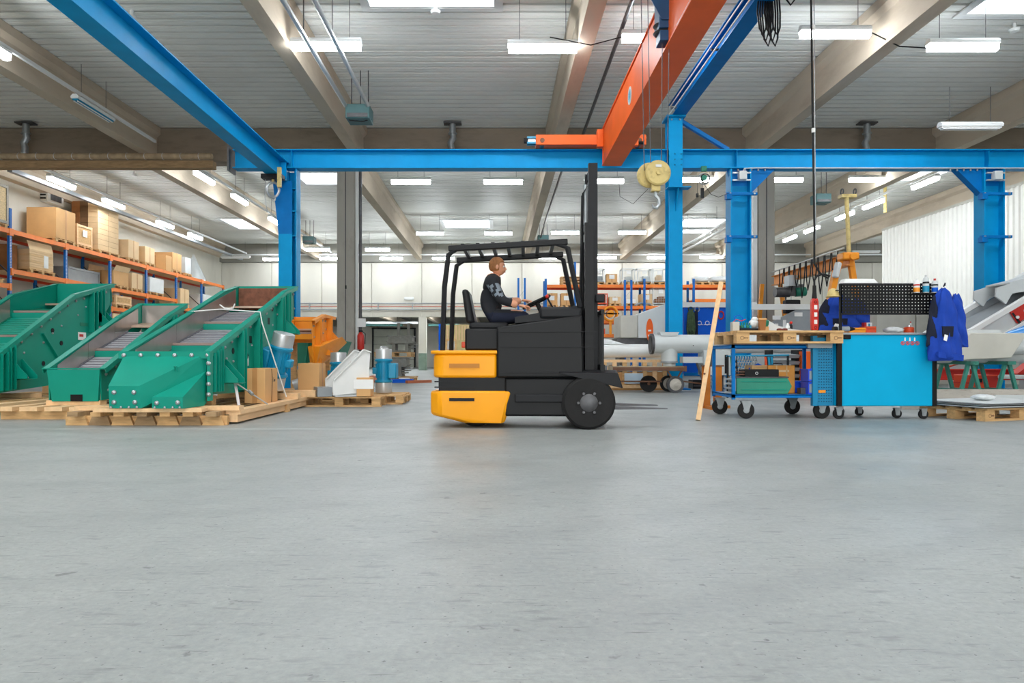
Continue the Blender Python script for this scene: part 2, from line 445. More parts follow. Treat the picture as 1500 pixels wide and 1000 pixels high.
# small wall details
struct(M().box(-6.5, 6.5, YN, YN+.05, 0, 5.0).build('added_door', white, smooth=0))  # unseen white door leaf, added behind the rear fill lamp
struct(M().box(-14, -.7, 6.69, 6.70, 0, .0012).build('trim_1', mat('joint_line', (190, 194, 192), .7), smooth=0))
for z_, x0_, x1_, y_, mm_, l_ in ((3.05, -9.5, -5.3, 45, steel, 'long steel duct under the annex ceiling'), (2.93, -9.9, -6.4, 45.6, hteal0, 'teal painted duct below the steel duct in the annex'), (2.9, -4.6, -2.6, 45, hteal0, 'teal duct piece in the annex behind the truck')):
    t = T('annex_duct', l_, 'duct', ((x0_+x1_)/2, y_, z_)); a_ = (x1_-x0_)/2
    M().box(-a_, a_, -.1, .1, -.07, .07).build('duct', mm_, t)
    for x_ in (-a_*.8, a_*.8): M().cyl((x_, 0, .07), (x_, 0, 3.5-z_), .012, n=6).build('hanger_rod', dsteel, t)
t = T('escape_sign', 'green emergency exit sign on the pale annex column', 'sign', (-10.44, YB-.1, 2.75))
M().box(-.17, .17, -.02, .02, -.1, .1).build('sign_plate', mat('sign_green', (90, 200, 140), .5), t)
m = M(); m.bx((-.08, -.025, .0), (.03, .01, .1)); m.bx((-.08, -.025, .07), (.035, .01, .03)); m.beam((.0, -.025, 0), (.12, -.025, 0), .02, .03); m.bx((.07, -.025, 0), (.02, .01, .08))
m.build('pictogram', paper, t)
t = T('wall_lamp', 'small white emergency lamp on the far wall', 'lamp', P(599, 437, YB-.1))
M().box(-.28, .28, -.05, .06, -.08, .08).build('housing', white, t, bev=.02)
t = T('cable_tray', 'steel cable trays and red pipe along the far wall', 'cable tray', (0, YB-.24, 0))
for z, r, mm in ((3.72, .025, mat('pale_red_pipe', (190, 110, 90), .5)), (3.9, .04, steel), (3.55, .04, steel)):
    M().cyl((XL+.1, 0, z), (2.6, 0, z), r, n=10).build('pipe', mm, t)
for k in range(9): M().box(-15+k*2-.03, -15+k*2+.03, -.03, .12, 3.5, 3.95).build('bracket', steel, t)
# white profiled sheet wall at right, a faint glow put in for daylight behind it
pm = mat('glowing_profiled_sheet', (238, 238, 232), .55, var=.02, em=.06)
pw = T('profiled_sheet_wall', 'tall white profiled sheet wall behind the right blue column', 'wall', (17.55, 0, 0))
y = 14.0; k = 0
while y < 30.8:
    prof = []
    for j in range(6):
        yy = y+j*.26
        prof += [(0, yy), (0, yy+.10), (.05, yy+.13), (.05, yy+.23), (0, yy+.26)]
    m = M()
    for (a, b), (c, e) in zip(prof, prof[1:]):
        if abs(b-e) < 1e-6: continue
        m.add([(-a, b, 0), (-c, e, 0), (-c, e, 6.52), (-a, b, 6.52)], [(0, 1, 2, 3)])
    m.build('sheet', pm, pw, smooth=0)
    y += 1.56
M().box(-.06, .06, 14, y, 6.5, 6.6).build('top_rail', beige, pw)
M().box(.02, .1, 14, y, 0, 6.5).build('backing_frame', lgrey, pw)
# main concrete columns
def column(x0, x1, lbl, pipes):
    c = struct(M().box(x0, x1, YG-.3, YG+.3, 0, 6.39).build('column_concrete', concc, bev=.015))
    M().box((x0+x1)/2-.012, (x0+x1)/2+.012, YG-.315, YG-.29, 1.2, 6.3).build('conduit', dsteel, c)
    for px_, mm in pipes: M().cyl((px_, YG-.2, 0), (px_, YG-.2, 6.39), .045, n=10).build('downpipe', mm, c)
    return c
c1 = column(-4.66, -4.16, '', [(-4.1, white), (-4.0, dsteel)])
M().box(-4.42, -4.38, YG-.33, YG-.3, 2.7, 2.8).build('switch', dark, c1)
c2 = column(7.5, 7.98, '', [(7.42, white)])
M().box(7.34, 7.46, YG-.35, YG-.1, 0, 6.3).build('cable_duct', white, c2, bev=.01)
# ---------------- lamps ----------------
lh = mat('lamp_housing', (225, 228, 228), .4, var=.03)
def lampparts(t, L=1.3, on=True, drop=.85, w_=.16):
    a = L/2
    M().prism([(-w_/2, .0), (-w_/2-.01, .05), (-.04, .1), (.04, .1), (w_/2+.01, .05), (w_/2, 0)], 'x', -a, a).build('housing', lh, t, smooth=0)
    if on: M().prism([(-w_/2, -.002), (w_/2, -.002), (w_/2-.01, -.11), (.0, -.13), (-w_/2+.01, -.11)], 'x', -a+.02, a-.02).build('diffuser', lampm, t)
    else:
        M().box(-a+.02, a-.02, -w_/2+.02, w_/2-.02, -.03, 0).build('reflector', teal2 if on is None else paper, t)
        for s_ in (-.04, .04): M().cyl((-a+.05, s_, -.045), (a-.05, s_, -.045), .013, n=8).build('tube', paper, t)
    for s_ in (-.33*L, .33*L): M().cyl((s_, 0, .1), (s_, 0, drop), .006, n=5).build('suspension_wire', dsteel, t)
    return t
base = None
def lampat(loc, rz, label, group='hanging tube lights', on=True, L=1.3):
    global base
    if on and L == 1.3:
        if base is None:
            base = T('ceiling_light', label, 'ceiling light', loc, rz, group); lampparts(base); return base
        return dup(base, loc, rz, label, group)
    t = T('ceiling_light', label, 'ceiling light', loc, rz, group); lampparts(t, L, on); return t
HL = 6.5
n0 = ['lit tube light at top left in front of the second concrete beam', 'lit tube light at top, just left of the central concrete beam', 'lit tube light at top partly behind the orange crane girder',
      'lit tube light at top beside the hanging pendant cable', 'lit tube light at top right below the corner roof light']
for (px_, py_), l in zip([(478, 64), (795, 67), (962, 52), (1223, 46), (1410, 65)], n0):
    Y = 12.66; p = P(px_, py_, Y); lampat(p, 0, l, 'front row of tube lights')
def row(name, pts, Y, group):
    for i, (px_, py_) in enumerate(pts):
        lampat(P(px_, py_, Y), 0, '%s tube light from left in %s' % (ORD[i], name), group)
row('the row just under the blue crossbeam', [(602, 264), (737, 264), (885, 263), (1020, 261), (1147, 261), (1273, 261)], 22.4, 'second row of tube lights')
row('the middle row of the far bay', [(630, 340), (730, 340), (828, 339), (926, 339), (1021, 337)], 31.7, 'third row of tube lights')
row('the farthest row before the back wall', [(402, 378), (485, 377), (573, 377), (650, 377), (721, 376), (806, 376), (886, 376), (965, 376), (1042, 375), (1112, 376)], 38.6, 'farthest row of tube lights')
for i, (px_, py_) in enumerate([(465, 364), (553, 364)]):
    lampat(P(px_, py_, 36), 0, 'tube light hanging %s of the left concrete column, far bay' % ['left', 'right'][i])
for i, Y in enumerate((21.6, 24.55, 28.4, 30.9)):
    lampat((-9.3, Y, 6.45), PI/2, '%s lengthwise tube light counted from near along the left bay beam' % ORD[i], 'lengthwise lights along the left bay beam')
for i, Y in enumerate((22.2, 25.2, 29.1, 32.0)):
    lampat((-14.2, Y, 6.45), PI/2, '%s lengthwise tube light counted from near above the left racking' % ORD[i], 'lengthwise lights above the left racking')
for i, Y in enumerate((22.4, 25.5, 27.6, 30.5, 32.8, 35.5)):
    lampat((14.0, Y, 6.5), PI/2, '%s lengthwise tube light counted from near beside the white sheet wall' % ORD[i], 'lengthwise lights at right')
lampat((-9.3, 12.3, 6.45), PI/2, 'lit lengthwise tube light at the top left corner')
lampat((-9.3, 15.7, 6.4), PI/2, 'unlit tube light with teal reflector at upper left', on=None, L=1.45)
t = lampat(P(1421, 186, 14.4), 0, 'dim open tube light below the far right concrete beam', on=False, L=1.3)
lampat(P(1268, 369, 39), 0, 'dim tube light before the far wall at right', on=False, L=1.6)
lampat(P(345, 377, 37.5), 0, 'dim tube light at the far end of left racking', on=False, L=1.6)
lampat(P(1222, 371, 39), 0, 'dim bluish tube light near the yellow gantry', on=False, L=1.5)
for x in (-12, -6.5, -.6, 5, 10.5, 15):  # extra lamps added out of view for soft frontal light
    for Y in (2.5, -5):
        lampat((x, Y, 6.6), 0, 'added unseen tube light over the hall floor behind the viewpoint', 'added fill tube lights behind the viewpoint')
for x in (-13.5, -10.9, -8.2, -5.5, -2.8, 0):  # lamps added behind the lintel, out of sight, to light the annex
    for Y in (40.7, 42.0):
        lampat((x, Y, 3.4 if Y < 41 else 3.42), 0, 'added hidden tube light under the low annex ceiling', 'added tube lights in the annex')
for Y in (33, 36.5): lampat((22, Y, 6.5), 0, 'tube light in the side bay behind the white sheet wall', 'side bay lights')
# light-carrying tracks
for i, (p0, p1, l) in enumerate([((-9.3, 20.6, 6.62), (-9.3, 38, 6.62), 'long white lamp track along the left bay beam'),
                  ((-14.2, 20.6, 6.62), (-14.2, 38.5, 6.62), 'long white lamp track above the left racking'),
                  ((14.0, 20.6, 6.67), (14.0, 38.5, 6.67), 'long white lamp track at right beside the sheet wall'),
                  ((-9.3, 9, 6.57), (-9.3, 18.5, 6.57), 'white lamp track at upper left near the unlit lamp'),
                  ((XL+.4, 39.0, 6.62), (26, 39.0, 6.62), 'white pipe running across in front of the back wall')]):
    tag(M().beam(p0, p1, .06, .07).build('lamp_track', lh), l, 'lamp track')
tag(M().box(-14.75, -14.6, 20.5, 39, 6.3, 6.42).build('cable_tray', mgrey), 'galvanised cable tray running above the left racking', 'cable tray')
# duct along the girder at left
t = T('wrapped_pipe', 'long wrapped pipe in front of the girder at upper left', 'pipe', (0, 18.95, 6.3))
M().cyl((XL+.02, 0, 0), (-7.95, 0, 0), .085, n=14).build('pipe', brownp, t)
for k in range(16): M().ring((-15.8+k*.5, 0, 0), .087, .008, 14, 6, 'x').build('strap', alu, t)
M().box(XL, -7.95, .05, .3, -.30, -.10).build('support_channel', wood3, t)
# roof vents: bent silver pipes
vent = None
for i, (px_, l) in enumerate([(38, 'silver bent vent pipe on the girder at far left'), (663, 'silver bent vent pipe on the girder left of centre'), (1270, 'silver bent vent pipe on the girder at right')]):
    p = P(px_, 200, 19.2)
    if vent is None:
        vent = T('vent_pipe', l, 'vent pipe', (p.x, p.y, 7.3), 0, 'bent vent pipes on the girder')
        M().tube([(0, 0, 0), (0, 0, -.3), (.02, 0, -.42), (-.06, 0, -.55), (-.02, 0, -.7), (-.04, 0, -.85)], .09, 12).build('pipe', steel, vent)
        M().lathe([(.12, -.3), (.12, -.27)]).build('collar', steel, vent)
        M().box(-.25, .25, -.12, .12, -.02, .02).build('flange', dsteel, vent)
    else: dup(vent, (p.x, p.y, 7.3), None, l)
# warm air heaters hanging under the roof
htr = None
hteal = mat('heater_teal', (70, 110, 112), .5, var=.08)
for px_, py_, Y, l in [(528, 168, 15.5, 'teal heater box at the end of two silver pipes, upper left'), (454, 352, 33, 'teal heater box beside the blue left column'),
                       (796, 350, 34, 'teal heater box above the lift truck roof'), (1203, 292, 24.5, 'grey heater box beside the hanging pendant cable')]:
    p = P(px_, py_, Y)
    if htr is None:
        htr = T('heater_box', l, 'heater', p, 0, 'hanging heater boxes')
        M().box(-.29, .25, -.25, .25, -.16, .16).build('housing', hteal, htr, bev=.02)
        M().box(-.25, .21, -.27, -.245, -.14, -.05).build('grille', dsteel, htr)
        for sx in (-.2, 0, .18): M().cyl((sx, 0, .16), (sx, 0, 1.0), .012, n=6).build('hanger_rod', dsteel, htr)
        M().tube([(-.28, 0, -.1), (-.2, -.2, -.2), (.1, -.2, -.22), (.25, 0, -.1)], .012, 6).build('cable', black, htr)
    else: dup(htr, p, None, l)
def hpipe(pts, r, mt, ys, label, grp):
    t = T('heater_pipe', label, 'pipe', pts[0], 0, grp); q = [V(p)-V(pts[0]) for p in pts]
    M().tube(q, r, 10).build('pipe', mt, t)
    for y in ys: M().cyl((0, y-pts[0][1], 0), (0, y-pts[0][1], ZD-pts[0][2]), .008, n=6).build('hanger_rod', dsteel, t)
for i, (x, l) in enumerate([(-3.42, 'left'), (-2.92, 'right')]):
    hpipe([(x, 15.3, 6.35), (x, 13, 6.36), (x, 8, 6.4), (x, -2, 6.4)], .045, alu, (3, 8.5, 12), 'silver heater pipe at upper left, %s one of the pair' % l, 'silver heater pipes')
for i, (z, l) in enumerate([(6.45, 'upper'), (6.2, 'lower')]):
    hpipe([(9.6, 24.5, z), (9.6, 33, z), (9.4, 36, z)], .06, white, (26, 30), 'white heater pipe right of the concrete column, %s one of the pair' % l, 'white heater pipes at right')
tag(M().tube([(2.35, 19.6, 6.9), (2.32, 12, 6.9), (2.3, 2, 6.9)], .04, 8).build('roof_conduit', dsteel), 'dark conduit running along the roof beside the central beam', 'conduit')
tag(M().tube([(2.1, 20.5, 6.9), (2.1, 30, 6.85), (2.1, 36, 6.6)], .04, 8).build('roof_conduit', dsteel), 'dark conduit beside the central beam in the far bay', 'conduit')
tag(M().tube([(2.35, 12.5, 6.6), (1.7, 12.55, 6.45), (.95, 12.6, 6.62)], .01, 6).build('lamp_cable', black), 'thin black cable to the lamp beside the central beam', 'cable')
tag(M().tube([(6.9, 12.6, 6.7), (7.4, 12.6, 6.45), (7.9, 12.6, 6.42)], .012, 6).build('lamp_cable', black), 'thin black cable between the two lamps at top right', 'cable')
det = None
for px_, py_, Y, l in [(638, 19, 12.9, 'smoke detector beside the large top roof light'), (193, 11, 13.1, 'smoke detector near the blue runway at top left'), (1486, 26, 13.6, 'smoke detector at the top right corner'),
                       (197, 253, 24.4, 'small smoke detector over the left racking aisle')]:
    p = P(px_, py_, Y); p.z = ZD
    if det is None:
        det = T('smoke_detector', l, 'smoke detector', p, 0, 'smoke detectors')
        M().cyl((0, 0, 0), (0, 0, -.12), .035, n=10).build('stem', white, det)
        M().lathe([(.03, -.19), (.08, -.17), (.1, -.12), (.06, -.1)], n=14).build('sensor_head', white, det)
    else: dup(det, p, None, l)
# ---------------- blue crane frame ----------------
YC = 15.3
cf = T('crane_gantry', 'bright blue steel crane runway frame standing across the hall', 'crane frame', (3.93, YC, 0))
def cw(m): return m.xf(Matrix.Translation((-3.93, -YC, 0)))
# crossbeam
cw(M().ibeam((-5.9, YC, 5.13), (13.5, YC, 5.13), .3, .42, .022, .014, )).build('crossbeam', blue, cf)
cw(M().box(-6.0, -5.96, YC-.2, YC+.2, 4.85, 5.4)).build('end_plate', dsteel, cf)
for x in (-4.6, 3.76, 4.1, 5.3, 10.9):
    for s_ in (-1, 1): cw(M().box(x-.006, x+.006, YC+(.01 if s_ > 0 else -.14), YC+(.14 if s_ > 0 else -.01), 4.945, 5.318)).build('stiffener', blue, cf)
# tall middle column
def hcol(x, z1, label, turned=False, w_=.3, d_=.36):
    m = M()
    if not turned:
        m.box(x-w_/2, x+w_/2, YC-d_/2, YC-d_/2+.018, 0, z1); m.box(x-w_/2, x+w_/2, YC+d_/2-.018, YC+d_/2, 0, z1); m.box(x-.007, x+.007, YC-d_/2+.018, YC+d_/2-.018, 0, z1)
    else:
        m.box(x-w_/2, x-w_/2+.03, YC-.17, YC+.17, 0, z1); m.box(x+w_/2-.03, x+w_/2, YC-.17, YC+.17, 0, z1); m.box(x-w_/2+.03, x+w_/2-.03, YC-.01, YC+.01, 0, z1)
    o = cw(m).build('column', blue, cf)
    cw(M().box(x-.3, x+.3, YC-.3, YC+.3, 0, .03)).build('base_plate', blue2, cf)
    return o
hcol(3.93, 6.06, '')
cw(M().box(3.72, 4.14, YC-.25, YC+.25, 6.03, 6.07)).build('cap_plate', blue, cf)
m = M()
for dx in (-.09, .09):
    for dz in (0,): m.cyl((3.93+dx, YC-.2, 5.98), (3.93+dx, YC-.17, 5.98), .02, n=8)
for dx in (-.14, .0):
    for dz in (4.98, 5.1, 5.22): m.cyl((4.05+dx, YC-.18, dz), (4.05+dx, YC-.14, dz), .014, n=8)
cw(m).build('bolt', steel, cf)
# gusset shelf on middle column
cw(M().box(3.7, 4.2, YC-.45, YC-.18, 4.42, 4.44)).build('gusset', blue, cf)
cw(M().prism([(YC-.42, 4.42), (YC-.18, 4.42), (YC-.18, 3.95)], 'x', 3.92, 3.94)).build('gusset', blue, cf)
cw(M().beam((4.1, YC, 6.0), (5.15, YC, 5.36), .1, .08)).build('diagonal_brace', blue2, cf)
# supports with web facing us
for x in (5.38, 11.0):
    hcol(x, 4.9, '', True, .46)
    cw(M().prism([(x-.26, 4.92), (x-.2, 4.55), (x+.2, 4.55), (x+.26, 4.92)], 'y', YC-.012, YC+.012)).build('head_plate', blue2, cf)
    s_ = 1 if x < 8 else -1
    cw(M().prism([(x+s_*.23, 4.92), (x+s_*.8, 4.92), (x+s_*.23, 4.35)], 'y', YC-.09, YC+.09)).build('knee_gusset', blue2, cf)
    for z in (4.3, 3.35):
        cw(M().box(x-.34, x+.34, YC-.24, YC-.17, z, z+.06)).build('clamp_bar', blue2, cf)
        cw(M().box(x-.36, x-.24, YC-.3, YC-.15, z-.1, z+.02)).build('clamp_bracket', blue2, cf)
        m = M()
        for dx in (-.27, .27): m.cyl((x+dx, YC-.26, z+.03), (x+dx, YC-.23, z+.03), .022, n=8)
        cw(m).build('bolt', steel, cf)
    cw(M().box(x-.08, x+.09, YC-.3, YC-.17, 4.63, 4.82)).build('junction_box', lgrey, cf, bev=.01)
    cw(M().box(x-.2, x+.2, YC-.22, YC-.17, 4.62, 4.65)).build('mounting_strap', alu, cf)
    cw(M().box(x-.2, x+.2, YC-.22, YC-.17, 4.78, 4.81)).build('mounting_strap', alu, cf)
    m = M()
    for k in range(6): m.cyl((x-.2+k*.15*s_, YC-.12, 4.9), (x-.2+k*.15*s_, YC-.12, 4.86), .018, n=8)
    cw(m).build('bolt', steel, cf)
cw(M().tube([(5.4, YC-.25, 4.82), (5.42, YC-.25, 4.88), (5.7, YC-.22, 4.9), (13, YC-.2, 4.9)], .012, 6)).build('conduit', lgrey, cf)
# left column with knee
m = M(); xl = -4.72
m.box(xl-.15, xl+.15, YC-.18, YC-.162, 0, 3.45); m.box(xl-.15, xl+.15, YC+.162, YC+.18, 0, 4.9); m.box(xl-.007, xl+.007, YC-.17, YC+.17, 0, 4.9)
cw(m).build('column', blue, cf)
cw(M().prism([(xl-.15, 3.45), (xl+.15, 3.45), (xl+.15, 4.62), (xl-.28, 4.62), (xl-.22, 4.1)], 'y', YC-.18, YC-.16)).build('knee_plate', blue2, cf)
cw(M().prism([(xl+.15, 3.4), (xl+.24, 3.4), (xl+.24, 4.9), (xl+.15, 4.9)], 'y', YC-.02, YC+.0)).build('side_web', blue, cf)
cw(M().box(xl+.22, xl+.24, YC-.16, YC+.16, 0, 4.9)).build('side_flange', blue, cf)
for z in (3.4, 3.95, 4.45): cw(M().box(xl+.12, xl+.24, YC-.17, YC+.17, z, z+.02)).build('stiffener', blue, cf)
cw(M().box(xl-.3, xl+.3, YC-.3, YC+.3, 0, .03)).build('base_plate', blue2, cf)
# left and right longitudinal runways
rl = T('crane_runway', 'blue crane runway beam crossing the upper left corner', 'crane runway', (-4.82, 0, 0))
M().ibeam((0, -4, 4.84), (0, 15.35, 4.84), .28, .44, .022, .016).build('beam', blue, rl)
for y in (15.1,): 
    for s_ in (-1, 1): M().box(s_*.07-.06, s_*.07+.06, y-.01, y+.01, 4.65, 5.03).build('stiffener', blue, rl)
rr = T('crane_runway', 'upper blue runway beam on the tall middle column', 'crane runway', (4.0, 0, 0))
M().ibeam((0, -4, 6.25), (0, 15.45, 6.25), .3, .35, .02, .016).build('beam', blue2, rr)
for x, z in ((-.24, 6.2), (-.24, 6.05)):
    M().cyl((x, -4, z), (x, 15.0, z), .014, n=8).build('busbar', lgrey, rr)
for y in (3, 6, 9, 12, 14.8): M().box(-.26, -.1, y-.02, y+.02, 6.1, 6.13).build('busbar_bracket', dsteel, rr)
# rope shackle hanging at left beam end
t = T('lifting_shackle', 'steel shackle on a small trolley at the left runway end', 'shackle', (-4.82, 14.6, 4.62))
M().box(-.22, .22, -.12, .12, -.1, -.01).build('trolley_plate', black, t)
M().box(.14, .22, -.16, -.1, -.3, .12).build('end_stop', brass, t)
M().ring((.0, 0, -.32), .13, .025, 20, 8, 'y', 1.25).build('shackle_ring', steel, t)
m = M(); m.cyl((0, 0, -.02), (0, 0, -.16), .03, n=10); m.build('swivel', brass, t)
M().tube([(-.16, 0, -.05), (-.17, 0, -.5), (-.12, 0, -.8)], .008, 6).build('cord', steel, t)
M().ring((.02, 0, -.52), .035, .012, 12, 6, 'y').build('link', steel, t)
# orange bridge girder
og = T('bridge_girder', 'large orange crane bridge girder slanting down from the top', 'crane bridge', (2.48, 14.95, 0))
M().box(-.185, .185, -19, 0, 4.93, 5.7).build('box_girder', orange, og, bev=.012)
M().box(-.21, .21, -19, .0, 4.905, 4.93).build('bottom_flange', orange, og)
M().box(-.21, .21, -19, .0, 5.7, 5.725).build('top_flange', orange, og)
M().box(-.2, .2, 0, .012, 4.92, 5.72).build('end_plate', orange, og)
p = M(); p.lathe([(.11, -.194), (.11, -.186)], (0, 0, 0), 24, 'x')
p.v = [(a, b*1.4-3.05, c*1.4+5.27) for a, b, c in p.v]
em = p.build('emblem', white, og, label='white oval maker emblem')
em2 = M(); em2.lathe([(.085, -.197), (.085, -.193)], (0, 0, 0), 24, 'x'); em2.v = [(a, b*1.4-3.05, c*1.4+5.27) for a, b, c in em2.v]; em2.build('emblem_face', mat('emblem_blue', (150, 190, 205), .4), em)
em3 = M()
for dz in (-.04, 0, .04): em3.box(-.2, -.197, -3.12, -2.98, 5.262+dz, 5.28+dz)
em3.build('emblem_print', teal2, em)
M().box(-.2, -.185, -19, -6.2, 4.935, 4.96).build('guide_rail', alu, og)
# end carriage
M().box(-1.66, -.25, -.05, .3, 5.36, 5.58).build('end_carriage', orange, og, bev=.01)
M().box(.2, .75, -.05, .3, 5.36, 5.58).build('end_carriage', orange, og, bev=.01)
M().box(-.33, -.19, -.1, .05, 5.3, 5.68).build('joint_plate', orange, og, bev=.01)
for x in (-1.52, .6): 
    M().cyl((x, -.07, 5.45), (x, -.045, 5.45), .05, n=18).build('axle_cap', rusty, og)
    M().cyl((x, .0, 5.41), (x, .2, 5.41), .07, n=18).build('wheel', dsteel, og)
M().box(-1.83, -1.66, .02, .06, 5.39, 5.55).build('buffer_plate', steel, og)
for z in (5.41, 5.53): M().box(-1.85, -1.66, -.02, .12, z-.02, z+.02).build('buffer_arm', teal2, og)
M().cyl((-1.92, .05, 5.47), (-1.83, .05, 5.47), .06, n=12).build('buffer', rubber, og)
M().cyl((.42, -.16, 5.52), (.42, .0, 5.52), .11, n=16).build('drive_motor', orange, og)
M().box(.32, .56, -.18, -.05, 5.3, 5.48).build('gearbox', orange, og, bev=.02)
M().cyl((.42, -.2, 5.55), (.42, -.16, 5.55), .05, n=14).build('motor_cap', alu, og)
M().cyl((.56, -.1, 5.38), (.68, -.1, 5.38), .035, n=10).build('brake', black, og)
# hoist trolley
ht = T('hoist_trolley', 'dark blue hoist trolley hanging on the orange girder', 'hoist', (2.3, 9.35, 5.0))
dkb = mat('hoist_blue', (20, 70, 110), .45)
M().box(-.13, .05, -.15, .15, .15, 1.0).build('frame', dkb, ht, bev=.01)
M().prism([(-.5, 1.0), (-.1, .25), (.05, .25), (.05, 1.0)], 'y', -.17, -.15).build('side_plate', dkb, ht)
M().box(-.12, .1, -.15, .1, -.02, .12).build('lower_block', dkb, ht, bev=.01)
M().lathe([(.12, 0), (.14, .02), (.10, .05), (.10, .09), (.14, .12), (.12, .14)], (-.04, 0, .12), 20).build('rope_guide', dsteel, ht)
M().box(.06, .16, -.2, -.1, .1, .16).build('limit_switch', rusty, ht)
M().cyl((.12, -.12, .25), (.12, -.12, 1.0), .05, n=12).build('motor', lgrey, ht)
M().cyl((-.45, -.1, .75), (-.25, .1, .78), .09, n=12).build('rope_drum', dsteel, ht)
# hook block
hb = T('hook_block', 'cream hook block hanging on four ropes', 'hook block', (2.14, 9.3, 3.15))
for y, x in ((-.06, .02), (.06, -.07)): M().lathe([(.05, y-.035), (.15, y-.035), (.17, y-.02), (.17, y+.02), (.15, y+.035), (.05, y+.035)], (x, 0, .05), 28, 'y').build('sheave_cover', brass, hb)
M().cyl((.02, -.12, .05), (.02, -.09, .05), .035, n=14).build('axle_nut', brass, hb)
M().box(-.02, .06, -.105, -.095, .12, .155).build('type_plate', alu, hb)
M().box(-.06, .06, -.05, .05, -.19, -.08).build('crosshead', brass, hb, bev=.01)
hk = [(.0, 0, -.18), (0, 0, -.24), (.045, 0, -.29), (.055, 0, -.36), (.02, 0, -.41), (-.03, 0, -.4), (-.045, 0, -.36)]
M().tube(hk, [.02, .02, .024, .026, .024, .018, .008], 10).build('hook', steel, hb)
for x0, x1 in ((-.2, -.19), (-.11, -.08), (.1, .1), (.2, .2)):
    M().cyl((x1*.8, 0, .1), (x0, 0, 1.9+.8), .006, n=6).build('rope', dsteel, hb)
M().tube([(-.5, .0, -.0), (-.48, .02, -.25), (-.3, .02, -.35), (-.1, 0, -.15)], .003, 4).build('slack_cord', black, hb)
# festoon cable bundle
fb = T('cable_bundle', 'hanging loops of black cable on the right runway', 'cable', (4.05, 10.3, 6.1))
for k in range(7):
    x = -.12+k*.035; d_ = .55+.08*(k % 3)
    M().tube([(x, 0, .1), (x-.03, -.02, -.2), (x+.0, -.03, -d_+.1), (x+.06, -.03, -d_), (x+.1, -.02, -d_+.12), (x+.11, 0, -.2), (x+.1, .02, .1)], .013, 6).build('cable_loop', black, fb)
M().tube([(.3, 0, .1), (.3, 0, -.0), (.36, 0, -.08), (.42, 0, 0), (.42, 0, .1)], .013, 6).build('cable_loop', black, fb)
M().box(-.2, .5, -.06, .06, .08, .16).build('cable_carrier', dsteel, fb)
# green balancer on the crossbeam
gb = T('cable_reel', 'small green cable reel hanging under the blue crossbeam', 'cable reel', P(1031, 262, 14.95))
M().box(-.06, .06, -.03, .03, .16, .28).build('mount', dgreen, gb, bev=.01)
M().ring((0, 0, 0), .12, .012, 20, 6, 'y').build('hoop', steel, gb)
M().ring((.02, -.05, 0), .1, .01, 20, 6, 'y').build('hoop', black, gb)
M().cyl((0, -.05, .02), (0, .05, .02), .06, n=16).build('reel', dgreen, gb)
M().box(-.07, .0, -.02, .02, -.42, -.2).build('pendant', dark, gb)
M().cyl((-.035, 0, -.22), (-.035, 0, .0), .006, n=6).build('cord', black, gb)
M().tube([(0, 0, -.1), (.15, 0, -.33), (.32, 0, -.4), (.5, 0, -.33), (.58, 0, -.3)], .005, 6).build('slack_cord', black, gb)
M().box(-.17, -.12, -.02, .02, -.4, -.32).build('weight', dark, gb)
M().cyl((-.145, 0, -.33), (-.14, 0, 0), .005, n=6).build('cord', black, gb)
# ---------------- pendant control ----------------
pc = T('pendant_control', 'red crane pendant control hanging over the cart', 'crane remote', (3.68, 7.95, 1.02))
M().prism([(-.035, 0), (.035, 0), (.04, .1), (.04, .33), (.03, .37), (-.03, .37), (-.04, .33), (-.04, .1)], 'y', -.03, .03).build('housing', redp, pc, bev=.01)
for k in range(3): M().box(-.018, .018, -.04, -.028, .07+k*.085, .12+k*.085).build('button', paper, pc, bev=.004)
M().ring((0, -.031, .03), .014, .003, 12, 5, 'y').build('symbol', dark, pc)
M().ring((0, -.031, .325), .014, .003, 12, 5, 'y').build('symbol', dark, pc)
M().lathe([(.03, .36), (.022, .44), (.02, .52)], n=12).build('strain_relief', rubber, pc)
cb = [(0, 0, .5), (.0, 0, .58), (.03, 0, .63), (.1, 0, .655), (.18, 0, .63), (.16, 0, .605), (.1, 0, .64), (.06, 0, .67), (.0, 0, .78), (.0, 0, 1.2), (-.02, 0, 2.5), (-.04, 0, 4), (-.04, 0, 6.3)]
M().tube(cb, .012, 8).build('cable', black, pc)
M().cyl((.015, 0, 1.0), (-.02, 0, 6.3), .006, n=6).build('steel_rope', steel, pc)
for z in (2.3, 3.5): M().cyl((-.01, 0, z), (-.012, 0, z+.05), .022, n=8).build('cable_clamp', white, pc)
# ---------------- pallets, cartons, racks ----------------
def pal_data():
    d = {}
    d['deck_board'] = M().box(-.6, .6, -.05, .05, 0, .022).data('deck_board', wood, 0)
    d['stringer_board'] = M().box(-.0725, .0725, -.4, .4, 0, .022).data('stringer_board', wood, 0)
    d['bottom_board'] = M().box(-.6, .6, -.05, .05, 0, .022).data('bottom_board', wood, 0)
    d['block'] = M().box(-.0725, .0725, -.05, .05, 0, .078).data('block', wood, 0)
    return d
PD = pal_data()
def pallet(label, loc, rz=0, group=None, sx=1, sy=1):
    t = T('wooden_pallet', label, 'pallet', loc, rz, group)
    for y in (-.35, 0, .35): inst(PD['bottom_board'], 'bottom_board', t, (0, y*sy, 0), sc=(sx, 1, 1))
    for x in (-.5275, 0, .5275):
        for y in (-.35, 0, .35): inst(PD['block'], 'block', t, (x*sx, y*sy, .022))
        inst(PD['stringer_board'], 'stringer_board', t, (x*sx, 0, .1), sc=(1, sy, 1))
    for y, s_ in ((-.35, 1.4), (-.185, 1), (0, 1.4), (.185, 1), (.35, 1.4)): inst(PD['deck_board'], 'deck_board', t, (0, y*sy, .122), sc=(sx, s_, 1))
    return t
